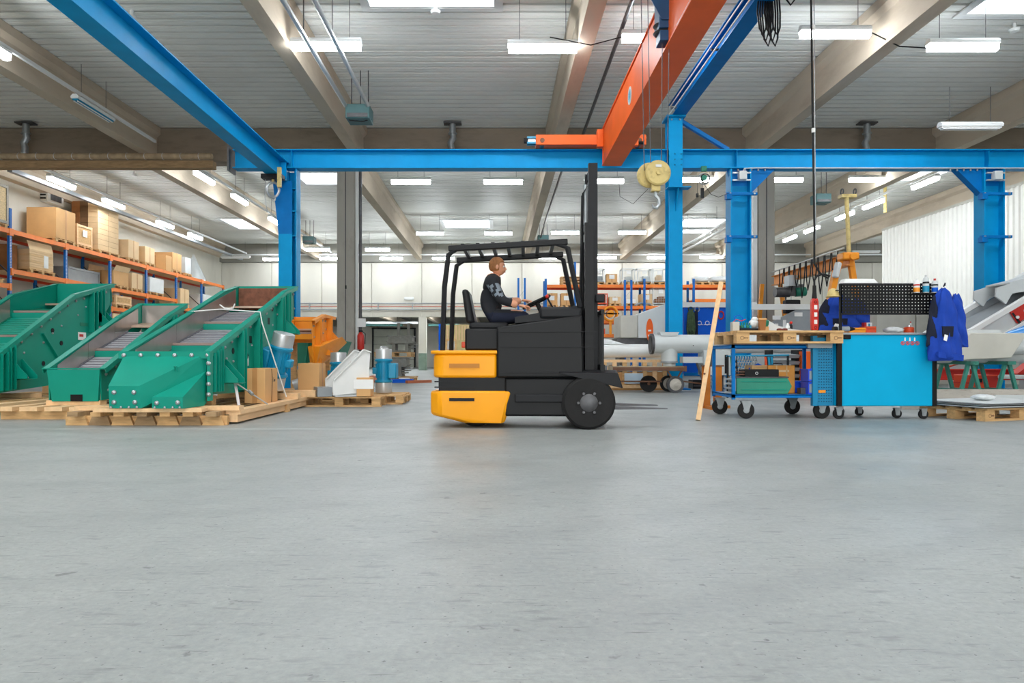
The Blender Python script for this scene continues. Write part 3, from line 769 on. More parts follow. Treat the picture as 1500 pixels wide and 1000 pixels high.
def pal_mesh(lx, ly):
    m = M()
    for y in (-.42, 0, .42): m.box(-lx/2, lx/2, y*ly-.05, y*ly+.05, 0, .022)
    for x in (-.44, 0, .44):
        for y in (-.42, 0, .42): m.box(x*lx-.06, x*lx+.06, y*ly-.06, y*ly+.06, .022, .1)
        m.box(x*lx-.06, x*lx+.06, -ly/2, ly/2, .1, .122)
    for k in range(5): m.box(-lx/2, lx/2, -ly/2+k*(ly-.12)/4, -ly/2+k*(ly-.12)/4+.12, .122, .144)
    return m
SP = {}
def spal(loc, lx, ly, label, group='pallets under the racked goods'):
    k = (lx, ly)
    if k not in SP:
        o = pal_mesh(lx, ly).build('wooden_pallet', wood, smooth=0); SP[k] = o.data
    else:
        o = bpy.data.objects.new('wooden_pallet', SP[k]); COL.objects.link(o)
    o.location = loc; tag(o, label, 'pallet', group); return o
def carton(label, x0, x1, y0, y1, z0, z1, mt=None, tapeon='-y', paperon=None, name='cardboard_box', cat='box', group=None, flap=False):
    c = ((x0+x1)/2, (y0+y1)/2, z0); a, b, h = (x1-x0)/2, (y1-y0)/2, z1-z0
    t = T(name, label, cat, c, 0, group)
    M().box(-a, a, -b, b, 0, h).build('body', mt or card, t, bev=.006)
    if tapeon == '-y':
        M().box(-.03, .03, -b-.003, -b+.002, h*.0+.002, h-.002).build('tape', tape, t)
        M().box(-.03, .03, -b, b, h, h+.003).build('tape', tape, t)
    elif tapeon == 'x':
        M().box(a-.002, a+.003, -.03, .03, .002, h-.002).build('tape', tape, t)
        M().box(-a, a, -.03, .03, h, h+.003).build('tape', tape, t)
    if paperon == 'x': M().box(a, a+.004, -.12, .12, h*.45, h*.45+.22).build('paper_label', paper, t)
    if paperon == '-y': M().box(-.14, .14, -b-.006, -b, h*.4, min(h*.9, h*.4+.24)).build('paper_label', paper, t)
    if flap:
        m = M(); m.add([(a, -b, h), (a, b, h), (a+.1, b, h+.2), (a+.1, -b, h+.2)], [(0, 1, 2, 3)]); m.add([(-a, -b, h), (-a, b, h), (-a+.03, b, h+.25), (-a+.03, -b, h+.25)], [(0, 1, 2, 3)])
        o = m.build('flap', card2, t, smooth=0); md = o.modifiers.new('s', 'SOLIDIFY'); md.thickness = .008
    return t
def crate(label, x0, x1, y0, y1, z0, z1, mt=None, frame=None, paperon=None):
    c = ((x0+x1)/2, (y0+y1)/2, z0); a, b, h = (x1-x0)/2, (y1-y0)/2, z1-z0
    t = T('wooden_crate', label, 'crate', c)
    M().box(-a+.01, a-.01, -b+.01, b-.01, 0, h).build('panelling', mt or wood, t)
    fr = frame or wood2
    for s1 in (-1, 1):
        for s2 in (-1, 1): M().bx((s1*(a-.03), s2*(b-.03), h/2), (.08, .08, h+.02)).build('corner_post', fr, t)
    for z in (.04, h-.04):
        for s1 in (-1, 1):
            M().bx((s1*(a), 0, z), (.03, 2*b-.08, .08)).build('batten', fr, t); M().bx((0, s1*b, z), (2*a-.08, .03, .08)).build('batten', fr, t)
    if paperon: M().bx((a+.018, 0, h*.6), (.006, .26, .24)).build('paper_label', paper, t)
    return t
def lumpy(label, name, c, r, mt, cat='bag', group=None, seed=1, flat=.0):
    rd = random.Random(seed)
    m = M(); m.sph((0, 0, r[2]), r, 18, 12)
    vs = []
    for p in m.v:
        q = V(p); n_ = math.sin(q.x*9/r[0]*.4+seed)*math.cos(q.y*8/r[1]*.4)*.08 + rd.uniform(-.05, .05)
        q = V((q.x*(1+n_)*1.05, q.y*(1+n_)*1.05, max(0, (q.z-r[2])*1.0*(1+n_)+r[2])))
        if abs(q.x) > r[0]*.8: q.x = math.copysign(r[0]*.85, q.x)
        if abs(q.y) > r[1]*.85: q.y = math.copysign(r[1]*.88, q.y)
        vs.append(tuple(q))
    m.v = vs
    o = m.build(name, mt, loc=c, smooth=180); tag(o, label, cat, group); return o
def meshbox(label, c, a, b, h, mt, fill, group):
    t = T('mesh_box', label, 'crate', c, 0, group)
    fr = M()
    for s1 in (-1, 1):
        for s2 in (-1, 1): fr.bx((s1*a, s2*b, h/2+.06), (.05, .05, h+.12))
    for z in (.12, h+.1):
        for s_ in (-1, 1): fr.bx((0, s_*b, z), (2*a, .04, .04)); fr.bx((s_*a, 0, z), (.04, 2*b, .04))
    fr.build('frame', mt, t)
    w_ = M()
    for k in range(1, 9): w_.bx((-a+k*2*a/9, -b, h/2+.1), (.008, .008, h)); w_.bx((0, -b, .1+k*h/9), (2*a, .008, .008)); w_.bx((-a+k*2*a/9, b, h/2+.1), (.008, .008, h))
    w_.build('wire_mesh', mt, t, smooth=0)['kind'] = 'stuff'
    M().box(-a, a, -b, b, .1, .13).build('base', dsteel, t)
    f = M(); rd = random.Random(int(c[0]*10)+7)
    for k in range(5): f.bx((rd.uniform(-.5, .5)*a, rd.uniform(-.5, .5)*b, .13+rd.uniform(.1, .25)*h), (a*.7, b*.7, rd.uniform(.2, .55)*h))
    f.build('contents', fill, t)
    M().box(-.12, .12, -b-.02, -b-.012, h-.18, h+.02).build('paper_label', paper, t)
    return t
# left pallet racking: bays of 2.7 m along the wall
RX, RB = -14.95, -16.05
UY = [18.2+2.7*k for k in range(8)]
rk = T('pallet_racking', 'long orange and blue pallet racking along the left wall', 'pallet rack', (RX, 18.2, 0))
up = M()
for x in (-.05, RB-RX): up.box(x-.0, x+.06, -.05, .05, 0, 4.66)
for z in (.4, 1.5, 2.6, 3.7): up.beam((0, 0, z), (RB-RX, 0, z+.9), .03, .03)
UPD = M().box(-.05, .02, -.055, .055, 0, 4.68).data('upright', rackblue, 0)
hol = M()
for k in range(90): hol.box(.018, .022, -.022, -.008, .3+k*.048, .325+k*.048); hol.box(.018, .022, .008, .022, .3+k*.048, .325+k*.048)
HOL = hol.data('slots', alu, 0)
BR = M()
for z in (.3, 1.3, 2.3, 3.3): BR.beam((0, 0, z), (RB-RX, 0, z+1), .03, .035)
BRD = BR.data('frame_brace', dsteel, 0)
for i, y in enumerate(UY):
    dy = y-18.2
    inst(UPD, 'upright', rk, (0, dy, 0), sc=(1, 1, 1.13 if i == 1 else 1)); inst(UPD, 'upright', rk, (RB-RX+.05, dy, 0))
    inst(HOL, 'upright_slots', rk, (0, dy, 0)); inst(BRD, 'frame_brace', rk, (-.02, dy, 0))
BM = M().box(-.02, .045, .05, 2.65, -.07, .07).data('beam', rackor, 0)
BMR = M().box(-.03, .03, .05, 2.65, -.06, .06).data('rear_beam', rackred, 0)
SH = M().box(RB-RX+.05, -.03, .06, 2.64, .02, .045).data('shelf_board', card2, 0)
CN = M().box(-.03, .055, -.05, .05, -.13, .09).data('beam_end', rackor, 0)
lv = {0: (4.58, 2.9, 1.4), 1: (4.58, 3.37, 1.6), 2: (4.58, 3.37, 2.2), 3: (4.58, 3.37, 2.62), 4: (4.58, 3.37, 2.62), 5: (4.58, 3.05, 2.2), 6: (4.58, 3.05, 1.6)}
for i in range(7):
    for z in lv[i]:
        dy = UY[i]-18.2
        inst(BM, 'beam', rk, (0, dy, z)); inst(BMR, 'rear_beam', rk, (RB-RX, dy, z)); inst(SH, 'shelf_board', rk, (0, dy, z))
        inst(CN, 'beam_end', rk, (0, dy+.04, z)); inst(CN, 'beam_end', rk, (0, dy+2.66, z))
def onshelf(kind, label, y0, y1, z, h, xo=0, dep=1.0, mt=None, pl=None, **kw):
    x1 = RX+.05-xo; x0 = max(x1-dep, RB+.08); z0 = z+.05
    if pl: spal(((x0+x1)/2, (y0+y1)/2, z0), .99 if dep >= .9 else dep, round(y1-y0+.06, 2), pl); z0 += .145
    if kind == 'carton': return carton(label, x0, x1, y0, y1, z0, z0+h, mt, **kw)
    if kind == 'crate': return crate(label, x0, x1, y0, y1, z0, z0+h, mt, **kw)
    if kind == 'lump': return lumpy(label, 'wrapped_goods', ((x0+x1)/2, (y0+y1)/2, z0), ((x1-x0)/2*1.1, (y1-y0)/2*1.05, h/2), mt or film, 'bag', None, len(label))
osb = mat('osb_board', (236, 208, 160), .8, var=.2, scale=30)
z4 = 4.58; z3 = 3.37
onshelf('crate', 'wooden crate with pale frame at the far left top shelf', 19.5, 20.75, z4, 1.15, mt=osb, frame=greyw, paperon=True, pl='pallet under the pale framed crate at far left')
onshelf('carton', 'largest plain cardboard box on the top rack shelf, near left', 23.0, 24.05, z4, 1.02, pl='pallet under the largest cardboard box on the top shelf', tapeon='x')
onshelf('crate', 'low wooden crate with white label right of the largest box', 24.3, 25.2, z4, .72, .1, mt=wood, frame=wood2, paperon=True, pl='pallet under the low labelled crate')
# tall stack of folded cartons
t = T('carton_stack', 'tall stack of brown folded cartons on the top shelf', 'carton stack', (RX-.5, 26.2, z4+.2))
spal((RX-.45, 26.2, z4+.05), .99, 1.46, 'pallet under the tall stack of folded cartons')
cols = [(-.5, -.18, card3), (-.18, .12, mat('dark_cardboard', (110, 80, 52), .9)), (.12, .5, card2)]
for a, b, mm in cols:
    for k in range(9): M().box(a+.005, b-.005, -.7, -.02, k*.2, k*.2+.192).build('folded_carton', mm, t, smooth=0)
    for k in range(9): M().box(a+.005, b-.005, .0, .68, k*.2, k*.2+.192).build('folded_carton', card2 if a > 0 else mm, t, smooth=0)
onshelf('carton', 'left one of two small upright boxes right of the tall carton stack', 27.5, 28.3, z4, .72, pl='pallet under the left small upright box', tapeon='x', dep=.75, mt=card2)
onshelf('carton', 'right one of two small upright boxes right of the tall carton stack', 28.8, 29.6, z4, .66, pl='pallet under the right small upright box', tapeon='x', dep=.75, mt=card2)
onshelf('carton', 'wide box pair on the top rack shelf left of the wrapped cone', 31.2, 32.1, z4, .78, pl='pallet under the wide box pair', tapeon='x', dep=1.0)
onshelf('carton', 'second wide carton standing behind the wide box pair', 30.6, 31.15, z4, .7, tapeon='-y', dep=.95)
onshelf('carton', 'narrow grey wrapped case right of the wide box pair', 32.5, 33.1, z4, .75, mt=lgrey, tapeon='', dep=.6, pl='pallet under the narrow grey case')
m = M(); m.lathe([(.62, 0), (.6, .1), (.42, .5), (.2, .95), (.03, 1.35)], n=18)
tag(m.build('light_splash_cone', glass, loc=(RX-.55, 34.7, z4+.05)), 'pale translucent cone in place of a light splash above the top rack shelf', 'light splash')  # translucent cone shaped to stand for a splash of light on the wall
# second level
onshelf('lump', 'crumpled clear film bundle at far left on the second shelf', 18.9, 20.6, 2.9, .75, pl='pallet under the crumpled film bundle')
t = T('carton_stack', 'open stack of flat cartons with white sheet on second shelf', 'carton stack', (RX-.5, 22.35, z3+.2))
spal((RX-.45, 22.35, z3+.05), .99, 1.26, 'pallet under the open flat carton stack')
for k in range(9): M().box(-.45, .5, -.58, .58, k*.07, k*.07+.065).build('flat_carton', card2 if k % 3 else mat('mid_cardboard', (220, 184, 136), .8), t, smooth=0)
M().add([(.5, -.58, .62), (.5, .58, .62), (.42, .6, .9), (.42, -.6, .9)], [(0, 1, 2, 3)]).build('flap', card2, t, smooth=0)
M().box(.5, .51, .1, .32, .1, .5).build('paper_label', paper, t)
onshelf('lump', 'white film wrapped sack on the lower shelf behind the left screener', 22.0, 23.3, 1.8, 1.15, mt=film)
onshelf('carton', 'dark brown carton at far left in the second shelf shadow', 21.3, 21.65, z3, .85, .35, mt=card3, tapeon='')
onshelf('carton', 'orange brown carton on the second shelf beside the blue upright', 26.45, 27.5, z3, .55, pl='pallet under the orange brown carton', tapeon='-y', flap=True)
onshelf('carton', 'tall pale carton on the second shelf right of the open one', 27.75, 28.6, z3, .62, pl='pallet under the tall pale carton', mt=card2, tapeon='x')
onshelf('crate', 'long grey container along the back of the second shelf', 24.2, 26.1, z3, .55, .35, .65, mt=mgrey, frame=mgrey)
onshelf('carton', 'white case on the second shelf behind the third blue upright', 29.2, 30.4, z3, .62, pl='pallet under the white case', mt=white, tapeon='')
onshelf('carton', 'dark topped carton on the far second shelf', 32.0, 32.9, 3.05, .75, tapeon='x', mt=card2, pl='pallet under the dark topped carton')
onshelf('carton', 'tall white wrapped cube on the far second shelf', 34.5, 35.6, 3.05, .85, mt=white, tapeon='')
onshelf('carton', 'black bin at the far end of the second shelf', 36.1, 36.8, 3.05, .5, mt=dark, tapeon='')
onshelf('crate', 'small crate on the third shelf above the middle screener', 26.6, 27.7, 2.62, .35, mt=wood, pl='pallet under the small third shelf crate')
onshelf('lump', 'clear film bundle on top of the small third shelf crate', 26.9, 27.4, 3.12, .2, .2, .6)
for i, y in enumerate((28.3, 29.6)): spal((RX-.45, y, 2.67), .99, .9, 'empty pallet on the third shelf, %s of two' % ['left', 'right'][i], 'empty pallets on the third shelf')
onshelf('carton', 'low carton on the lower shelf between the two left screeners', 26.4, 27.6, 1.95, .45, mt=card2, tapeon='x')
# air conditioner
t = T('air_conditioner', 'white air conditioning unit on the left wall above the boxes', 'air conditioner', P(72, 283, 24.6)+V((-.1, 0, 0)))
M().box(-.5, .35, -.45, .45, -.4, .35).build('housing', white, t, bev=.02)
for k in range(5): M().box(-.42, .28, -.465, -.45, -.3+k*.12, -.25+k*.12).build('grille_slat', dark, t)
M().box(.345, .36, -.3, .3, -.3, .2).build('fan_panel', dsteel, t)

# back racking facing us
br = T('pallet_racking', 'orange and blue racking standing before the back wall', 'pallet rack', (0, 36, 0))
UB = [2.5, 5.05, 5.3, 7.35, 9.9, 12.45]
for x, h in ((2.5, 4.9), (5.0, 4.9), (7.7, 4.9), (10.3, 4.9), (12.5, 4.9)):
    M().box(x-.06, x+.06, -.03, .05, 0, h).build('upright', rackblue, br); M().box(x-.06, x+.06, 1.1, 1.18, 0, h).build('upright', rackblue, br)
    m = M()
    for z in (.3, 1.6, 2.9): m.beam((x, 0, z), (x, 1.1, z+1.1), .03, .03)
    m.build('frame_brace', dsteel, br)
for xa, xb, zs in ((2.56, 4.94, (4.5, 3.3)), (5.06, 7.64, (4.5, 3.38, 2.62, 1.9)), (7.76, 10.24, (4.5, 3.38, 2.62, 1.6)), (10.36, 12.44, (4.5, 3.75, 2.6))):
    for z in zs:
        M().box(xa, xb, -.05, 0, z-.08, z+.08).build('beam', rackor, br); M().box(xa, xb, 1.12, 1.17, z-.08, z+.08).build('rear_beam', rackred, br)
        M().box(xa, xb, .0, 1.1, z+.06, z+.085).build('shelf_board', card2, br)
tzb = {'t': 4.59, 's': 3.47}
for i, (a, b, kind, lbl) in enumerate([(867, 887, 'g', 'grey mesh crate at left on the top shelf of the back racking'), (889, 905, 'c', 'labelled carton between mesh crates on the back racking'), (912, 931, 'g', 'grey mesh crate behind the free blue uprights'),
        (934, 956, 'g', 'grey mesh crate with teal parts, second from the tall blue column'), (957, 977, 'g', 'grey mesh crate touching the tall blue column, top shelf')]):
    x0, x1 = (a-730)*.036, (b-730)*.036; xm = (x0+x1)/2
    spal((xm, 36.5, 4.585), round(x1-x0+.04, 2), .8, 'pallet below: '+lbl)
    if kind == 'g': meshbox(lbl, (xm, 36.5, 4.66), (x1-x0)/2-.02, .38, .68, lgrey, [mgrey, teal2, lgrey, film, card2][i], 'mesh crates on the back racking')
    else: carton(lbl, x0, x1, 36.15, 36.85, 4.73, 5.17, mt=card, paperon='-y')
for a, b, h, mm, lbl in [(797, 817, .62, card, 'left one of two cartons on the back racking left bay'), (819, 838, .62, card, 'right one of two cartons on the back racking left bay'),
        (890, 910, .35, card2, 'low labelled carton right of the orange mesh crate'), (915, 932, .22, paper, 'flat white parcel behind the free blue uprights'), (936, 957, .5, card2, 'open pale carton on the back racking second shelf')]:
    x0, x1 = (a-730)*.036+.12, (b-730)*.036; z = 3.385 if a < 860 else 3.465
    spal(((x0+x1)/2, 36.5, z), round(x1-x0+.03, 2), .8, 'pallet below: '+lbl)
    carton(lbl, x0, x1, 36.15, 36.85, z+.145, z+.145+h, mt=mm, paperon='-y')
meshbox('orange mesh crate with white label on the second shelf', (5.4, 36.5, 3.47), .36, .38, .55, rackred, card3, 'mesh crates on the back racking')
meshbox('grey mesh crate with brown goods on the second shelf', (8.6, 36.5, 3.47), .42, .38, .85, lgrey, card3, 'mesh crates on the back racking')
for k in range(3): spal((3.9, 36.5, 4.585+k*.15), 1.2, .8, 'pallet in the stack behind the mast, %s from bottom' % ORD[k], 'stacked empty pallets')
for i, x in enumerate((10.8, 11.75)):
    spal((x, 36.5, 4.585), .9, .8, 'pallet under the %s white sack, back racking' % ['left', 'right'][i])
    lumpy('%s white sack heap on the back racking right bay' % ['left', 'right'][i], 'sack', (x, 36.5, 4.73), (.5, .38, .18), film, 'bag', 'white sacks', 5+i)
# free blue frames
for i, (px_, z) in enumerate([(918, 4.6), (845, 5.5), (762, 4.7)]):
    p = P(px_, 500, 34); t = T('rack_end_frame', ['free standing blue frame pair before the back racking', 'tall blue frame behind the truck mast', 'slim blue frame behind the driver'][i], 'rack frame', (p.x, 34, 0))
    for dx, mm in ((-.1, rackblue), (.22, rackblue)): M().box(dx-.04, dx+.06, -.04, .04, 0, z).build('upright', mm, t)
    m = M()
    for k in range(5): m.beam((-.1, 0, .3+k*.85), (.22, 0, .7+k*.85), .02, .02)
    m.build('frame_brace', steel, t)
# yellow reel and parts on lower shelf
t = T('orange_reel', 'orange cable reel on the back racking above the grey machine', 'reel', (5.9, 35.9, 3.05))
M().ring((0, 0, 0), .36, .06, 24, 8, 'y').build('rim', gyellow, t); M().ring((0, .3, 0), .36, .06, 24, 8, 'y').build('rim', gyellow, t)
M().cyl((0, -.05, 0), (0, .35, 0), .2, n=18).build('drum', gyellow, t); M().bx((0, -.02, 0), (.9, .06, .08)).build('axle', dark, t); M().box(-.06, .06, -.02, .06, -1.1, -.36).build('stand_leg', gyellow, t)
for i, (x, z, l) in enumerate([(5.35, 2.71, 'small cream bin on the racking left of the orange reel'), (5.4, 1.99, 'small orange bin on the lowest visible racking shelf')]):
    carton(l, x-.15, x+.25, 36.1, 36.6, z, z+.28, mt=[card2, orred][i], tapeon='')
tag(M().tube([(4.7, 36, 2.72), (5.0, 36.1, 3.0), (5.3, 36, 2.95), (5.5, 36.2, 2.75)], .06, 8).build('hose_coil', dark), 'dark hoses lying on the racking left of the orange reel', 'hose')
tag(M().tube([(7.2, 36.1, 3.5), (7.5, 36.1, 3.62), (8.0, 36.1, 3.58), (8.1, 36.1, 3.5)], .05, 8).build('hose_coil', mgrey), 'grey hose on the racking above the white wedge panel', 'hose')

# ---------------- screening machines ----------------
def bolt_data():
    return M().lathe([(.016, 0), (.016, .008), (.009, .016), (.002, .018)], n=8, axis='x').data('bolt', steel)
BOLT = bolt_data()
def zrim(poly, y):
    for (a, za), (b, zb) in zip(poly, poly[1:]):
        if a <= y <= b: return za+(zb-za)*(y-a)/(b-a)
    return poly[-1][1] if y > poly[-1][0] else poly[0][1]
def screener(name, label, x0, x1, rim, bot, paint, liner, ribs=(), steps=3, backw=None, meshm=None, chute=False, depth=.24, decal=True, green_deck=False, brackets=(), holes=()):
    ox, oy = x1, rim[0][0]
    t = T(name, label, 'vibrating screen', (ox, oy, 0))
    L_ = lambda m: m.xf(Matrix.Translation((-ox, -oy, 0)))
    poly = rim+bot
    L_(M().prism(poly, 'x', x1-.012, x1)).build('side_plate', paint, t, smooth=0)
    L_(M().prism(poly, 'x', x0, x0+.012)).build('side_plate', paint, t, smooth=0)
    for s_, x in ((1, x1), (-1, x0)):
        m = M()
        for (a, za), (b, zb) in zip(rim, rim[1:]):
            m.beam((x+s_*.02, a-.005, za), (x+s_*.02, b+.005, zb), .075, .012)
            m.beam((x+s_*.056, a, za-.03), (x+s_*.056, b, zb-.03), .006, .05)
        L_(m).build('rim_flange', paint, t, smooth=0)
    ye, ze = rim[-1]
    L_(M().hull([(x0, ye-.01, ze), (x1, ye-.01, ze), (x0, ye+.01, ze), (x1, ye+.01, ze), (x0, ye-.02, ze-.5), (x1, ye-.02, ze-.5), (x0, ye-.0, ze-.5), (x1, ye, ze-.5)])).build('end_plate', paint, t, smooth=0)
    L_(M().box(x0-.06, x1+.06, ye-.01, ye+.05, ze-.006, ze+.006)).build('end_flange', paint, t)
    if backw: L_(M().box(x0+.02, x1-.02, ye-.04, ye-.02, ze-.36, ze-.03)).build('wear_lining', backw, t)
    yf, zf = rim[0]
    L_(M().box(x0-.06, x1+.06, yf-.02, yf+.14, zf-.004, zf+.008)).build('front_flange', paint, t)
    # stainless inner liners
    for x, s_ in ((x0+.02, 1), (x1-.02, -1)):
        n = 3
        for k in range(n):
            ya = yf+.14+(ye-yf-.3)*k/n; yb = yf+.14+(ye-yf-.3)*(k+1)/n
            m = M(); za, zb = zrim(rim, ya)-.02, zrim(rim, yb)-.02
            m.prism([(ya+.004, za), (yb-.004, zb), (yb-.004, zb-depth-.02), (ya+.004, za-depth-.02)], 'x', x, x+.006*s_)
            L_(m).build('liner_sheet', liner if not (green_deck and k == 2) else paint, t, smooth=0)
    # stepped screen decks
    n = steps; y = yf+.14; seg = (ye-.35-y)/n
    for k in range(n):
        ya, yb = y+seg*k, y+seg*(k+1)
        za = zrim(rim, ya)-depth-.03; zb = zrim(rim, yb)-depth-.03-.03
        d = (V((0, yb-.09, zb-.05))-V((0, ya, za+.02)))
        m = M(); a_, b_ = V((0, ya, za+.02)), V((0, yb-.1, zb-.04))
        m.add([(x0+.03, a_.y, a_.z), (x1-.03, a_.y, a_.z), (x1-.03, b_.y, b_.z), (x0+.03, b_.y, b_.z), (x0+.03, a_.y, a_.z-.03), (x1-.03, a_.y, a_.z-.03)], [(0, 1, 2, 3), (0, 1, 5, 4)])
        sc_ = L_(m).build('screen_deck', meshm, t, smooth=0)
        m = M()
        for j in range(1, 9):
            f = j/9; q = a_.lerp(b_, f); m.beam((x0+.03, q.y, q.z+.004), (x1-.03, q.y, q.z+.004), .008, .006)
        for xx in (x0+.034, x1-.034): m.beam((xx, a_.y, a_.z+.01), (xx, b_.y, b_.z+.01), .015, .02)
        L_(m).build('screen_wire', wire_g if not green_deck else dgreen, t, smooth=0)
        L_(M().beam((x0+.02, ya-.01, za+.03), (x1-.02, ya-.01, za+.03), .05, .03)).build('clamp_bar', mat('clamp_brown', (160, 138, 130), .5, .3), t)
        L_(M().beam((x0+.02, ya-.05, za-.035), (x1-.02, ya-.05, za-.035), .03, .09)).build('step_plate', paint, t)
    ya = ye-.35; za = zrim(rim, ya)-depth
    L_(M().hull([(x0+.02, ya, za), (x1-.02, ya, za), (x0+.02, ye-.02, zrim(rim, ye)-depth-.08), (x1-.02, ye-.02, zrim(rim, ye)-depth-.08), (x0+.02, ya, za-.03), (x1-.02, ya, za-.03)])).build('feed_plate', mat('feed_plate', (190, 165, 145), .5, .4), t, smooth=0)
    # ribs on the visible side
    def zbot(y):
        pb = [rim[-1]]+bot+[rim[0]]; best = 0
        for (a, za_), (b, zb_) in zip(pb, pb[1:]):
            lo, hi = min(a, b), max(a, b)
            if lo <= y <= hi and hi-lo > 1e-4:
                zz = za_+(zb_-za_)*(y-a)/(b-a); best = zz
        return best
    for yr, wd in ribs:
        zt = zrim(rim, yr)-.05; zb = zbot(yr)+.03
        L_(M().box(x1, x1+.085, yr-wd/2, yr-wd/2+.012, zb, zt)).build('rib', paint, t, smooth=0)
        L_(M().box(x1, x1+.085, yr+wd/2-.012, yr+wd/2, zb, zt+.03)).build('rib', paint, t, smooth=0)
    for yb_, zb_ in brackets:
        L_(M().prism([(x1, zb_), (x1+.22, zb_), (x1+.22, zb_+.04), (x1+.02, zb_+.26), (x1, zb_+.26)], 'y', yb_-.1, yb_-.088)).build('foot_bracket', paint, t, smooth=0)
        L_(M().prism([(x1, zb_), (x1+.22, zb_), (x1+.22, zb_+.04), (x1+.02, zb_+.26), (x1, zb_+.26)], 'y', yb_+.1, yb_+.112)).build('foot_bracket', paint, t, smooth=0)
        L_(M().hull([(x1, yb_-.1, zb_), (x1+.24, yb_-.1, zb_), (x1, yb_+.11, zb_), (x1+.24, yb_+.11, zb_), (x1+.24, yb_, zb_-.015), (x1, yb_, zb_-.015)])).build('foot_plate', paint, t, smooth=0)
        for dx in (.07, .17): inst(BOLT, 'bolt', t, (x1+dx-ox, yb_-.02-oy, zb_+.01), (0, -PI/2, 0))
    rd = random.Random(3)
    yy = yf+.1
    while yy < ye-.05:
        inst(BOLT, 'bolt', t, (x1-ox, yy-oy, zrim(rim, yy)-.11), sc=(1.2, 1.2, 1.2)); 
        if zbot(yy) < zrim(rim, yy)-.35 and rd.random() < .8: inst(BOLT, 'bolt', t, (x1-ox, yy+.05-oy, zrim(rim, yy)-.11-rd.uniform(.12, .25)))
        yy += .2
    for yh, zh, sq in holes:
        if sq: L_(M().box(x1+.001, x1+.004, yh-.04, yh+.04, zh-.045, zh+.045)).build('cutout', black, t)
        else: L_(M().cyl((x1, yh, zh), (x1+.006, yh, zh), .035, n=16)).build('hole_rim', black, t)
    return t
mesh_g = mat('screen_mesh', (172, 172, 178), .4, .3, var=.1, scale=20)
wire_g = mat('screen_wire_grey', (110, 110, 116), .45, .3, var=.1)
# C: front machine with chute
rimC = [(7.3, .76), (8.84, 1.28), (9.9, 1.66), (10.45, 1.79)]
botC = [(10.47, 1.35), (9.7, .8), (8.4, .28), (7.32, .3)]
sC = screener('vibrating_screen', 'front teal green vibrating screen with bolted front chute, beside the cardboard box', -3.98, -3.13, rimC, botC, green, stain, ribs=[(7.42, .1), (7.55, .08), (8.24, .1), (8.78, .1), (9.72, .12), (10.0, .1)], backw=rustrub, meshm=mesh_g,
    brackets=[(7.72, .42), (9.9, 1.05)], holes=[(8.05, .78, False), (8.62, .93, True), (8.5, .72, False), (9.3, 1.2, True), (9.45, 1.38, False)])
oC = V((-3.13, 7.3, 0))
def pC(m): return m.xf(Matrix.Translation(-oC))
pC(M().hull([(-3.99, 7.3, .745), (-3.12, 7.3, .745), (-3.99, 7.3, .19), (-3.12, 7.3, .5), (-3.55, 7.3, .19), (-3.93, 6.88, .414), (-3.62, 6.88, .414), (-3.92, 6.88, .19), (-3.6, 6.88, .19)])).build('chute', green, sC, smooth=0)
pC(M().hull([(-3.6, 7.28, .33), (-3.11, 7.28, .56), (-3.11, 7.28, .22), (-3.47, 6.84, .305), (-3.16, 6.84, .305), (-3.47, 6.84, .19), (-3.16, 6.84, .19), (-3.5, 7.28, .19), (-3.11, 7.2, .19)])).build('chute', green, sC, smooth=0)
pC(M().box(-4.04, -3.07, 7.26, 7.3, .69, .76)).build('bolt_flange', green, sC, smooth=0)
pC(M().box(-3.09, -3.06, 7.24, 7.32, .24, .76)).build('corner_flange', green, sC, smooth=0)
BY = M().lathe([(.024, 0), (.022, -.014), (.012, -.022), (.002, -.024)], n=10, axis='y').data('bolt', steel)
for x in (-3.98, -3.80, -3.62, -3.44, -3.26, -3.09): inst(BY, 'bolt', sC, V((x, 7.26, .725))-oC)
for z in (.64, .53, .42, .31): inst(BY, 'bolt', sC, V((-3.075, 7.245, z))-oC)
for x, y, z in ((-3.87, 6.88, .35), (-3.67, 6.88, .35), (-3.87, 6.88, .25), (-3.66, 6.88, .25), (-3.42, 6.84, .245), (-3.21, 6.84, .25)): inst(BY, 'bolt', sC, V((x, y, z))-oC)
for x, y in ((-3.9, 6.875), (-3.8, 6.875), (-3.72, 6.875), (-3.64, 6.875), (-3.44, 6.835), (-3.34, 6.835), (-3.26, 6.835), (-3.19, 6.835)): inst(BY, 'bolt', sC, V((x, y, .2))-oC, sc=(.5, .5, .5))
pC(M().tube([(-3.36, 7.1, .56), (-3.36, 7.08, .61), (-3.33, 7.06, .61), (-3.33, 7.08, .55)], .008, 6)).build('lifting_lug', green, sC)
pC(M().box(-3.128, -3.124, 8.4, 8.54, .6, .72)).build('maker_label', paper, sC)
q = pC(M().box(-3.128, -3.123, 10.15, 10.28, 1.42, 1.55)).build('warning_label', cobalt, sC)
M().box(.004, .006, 8.42-7.3, 8.46-7.3, .63, .69).build('label_print', redp, sC)
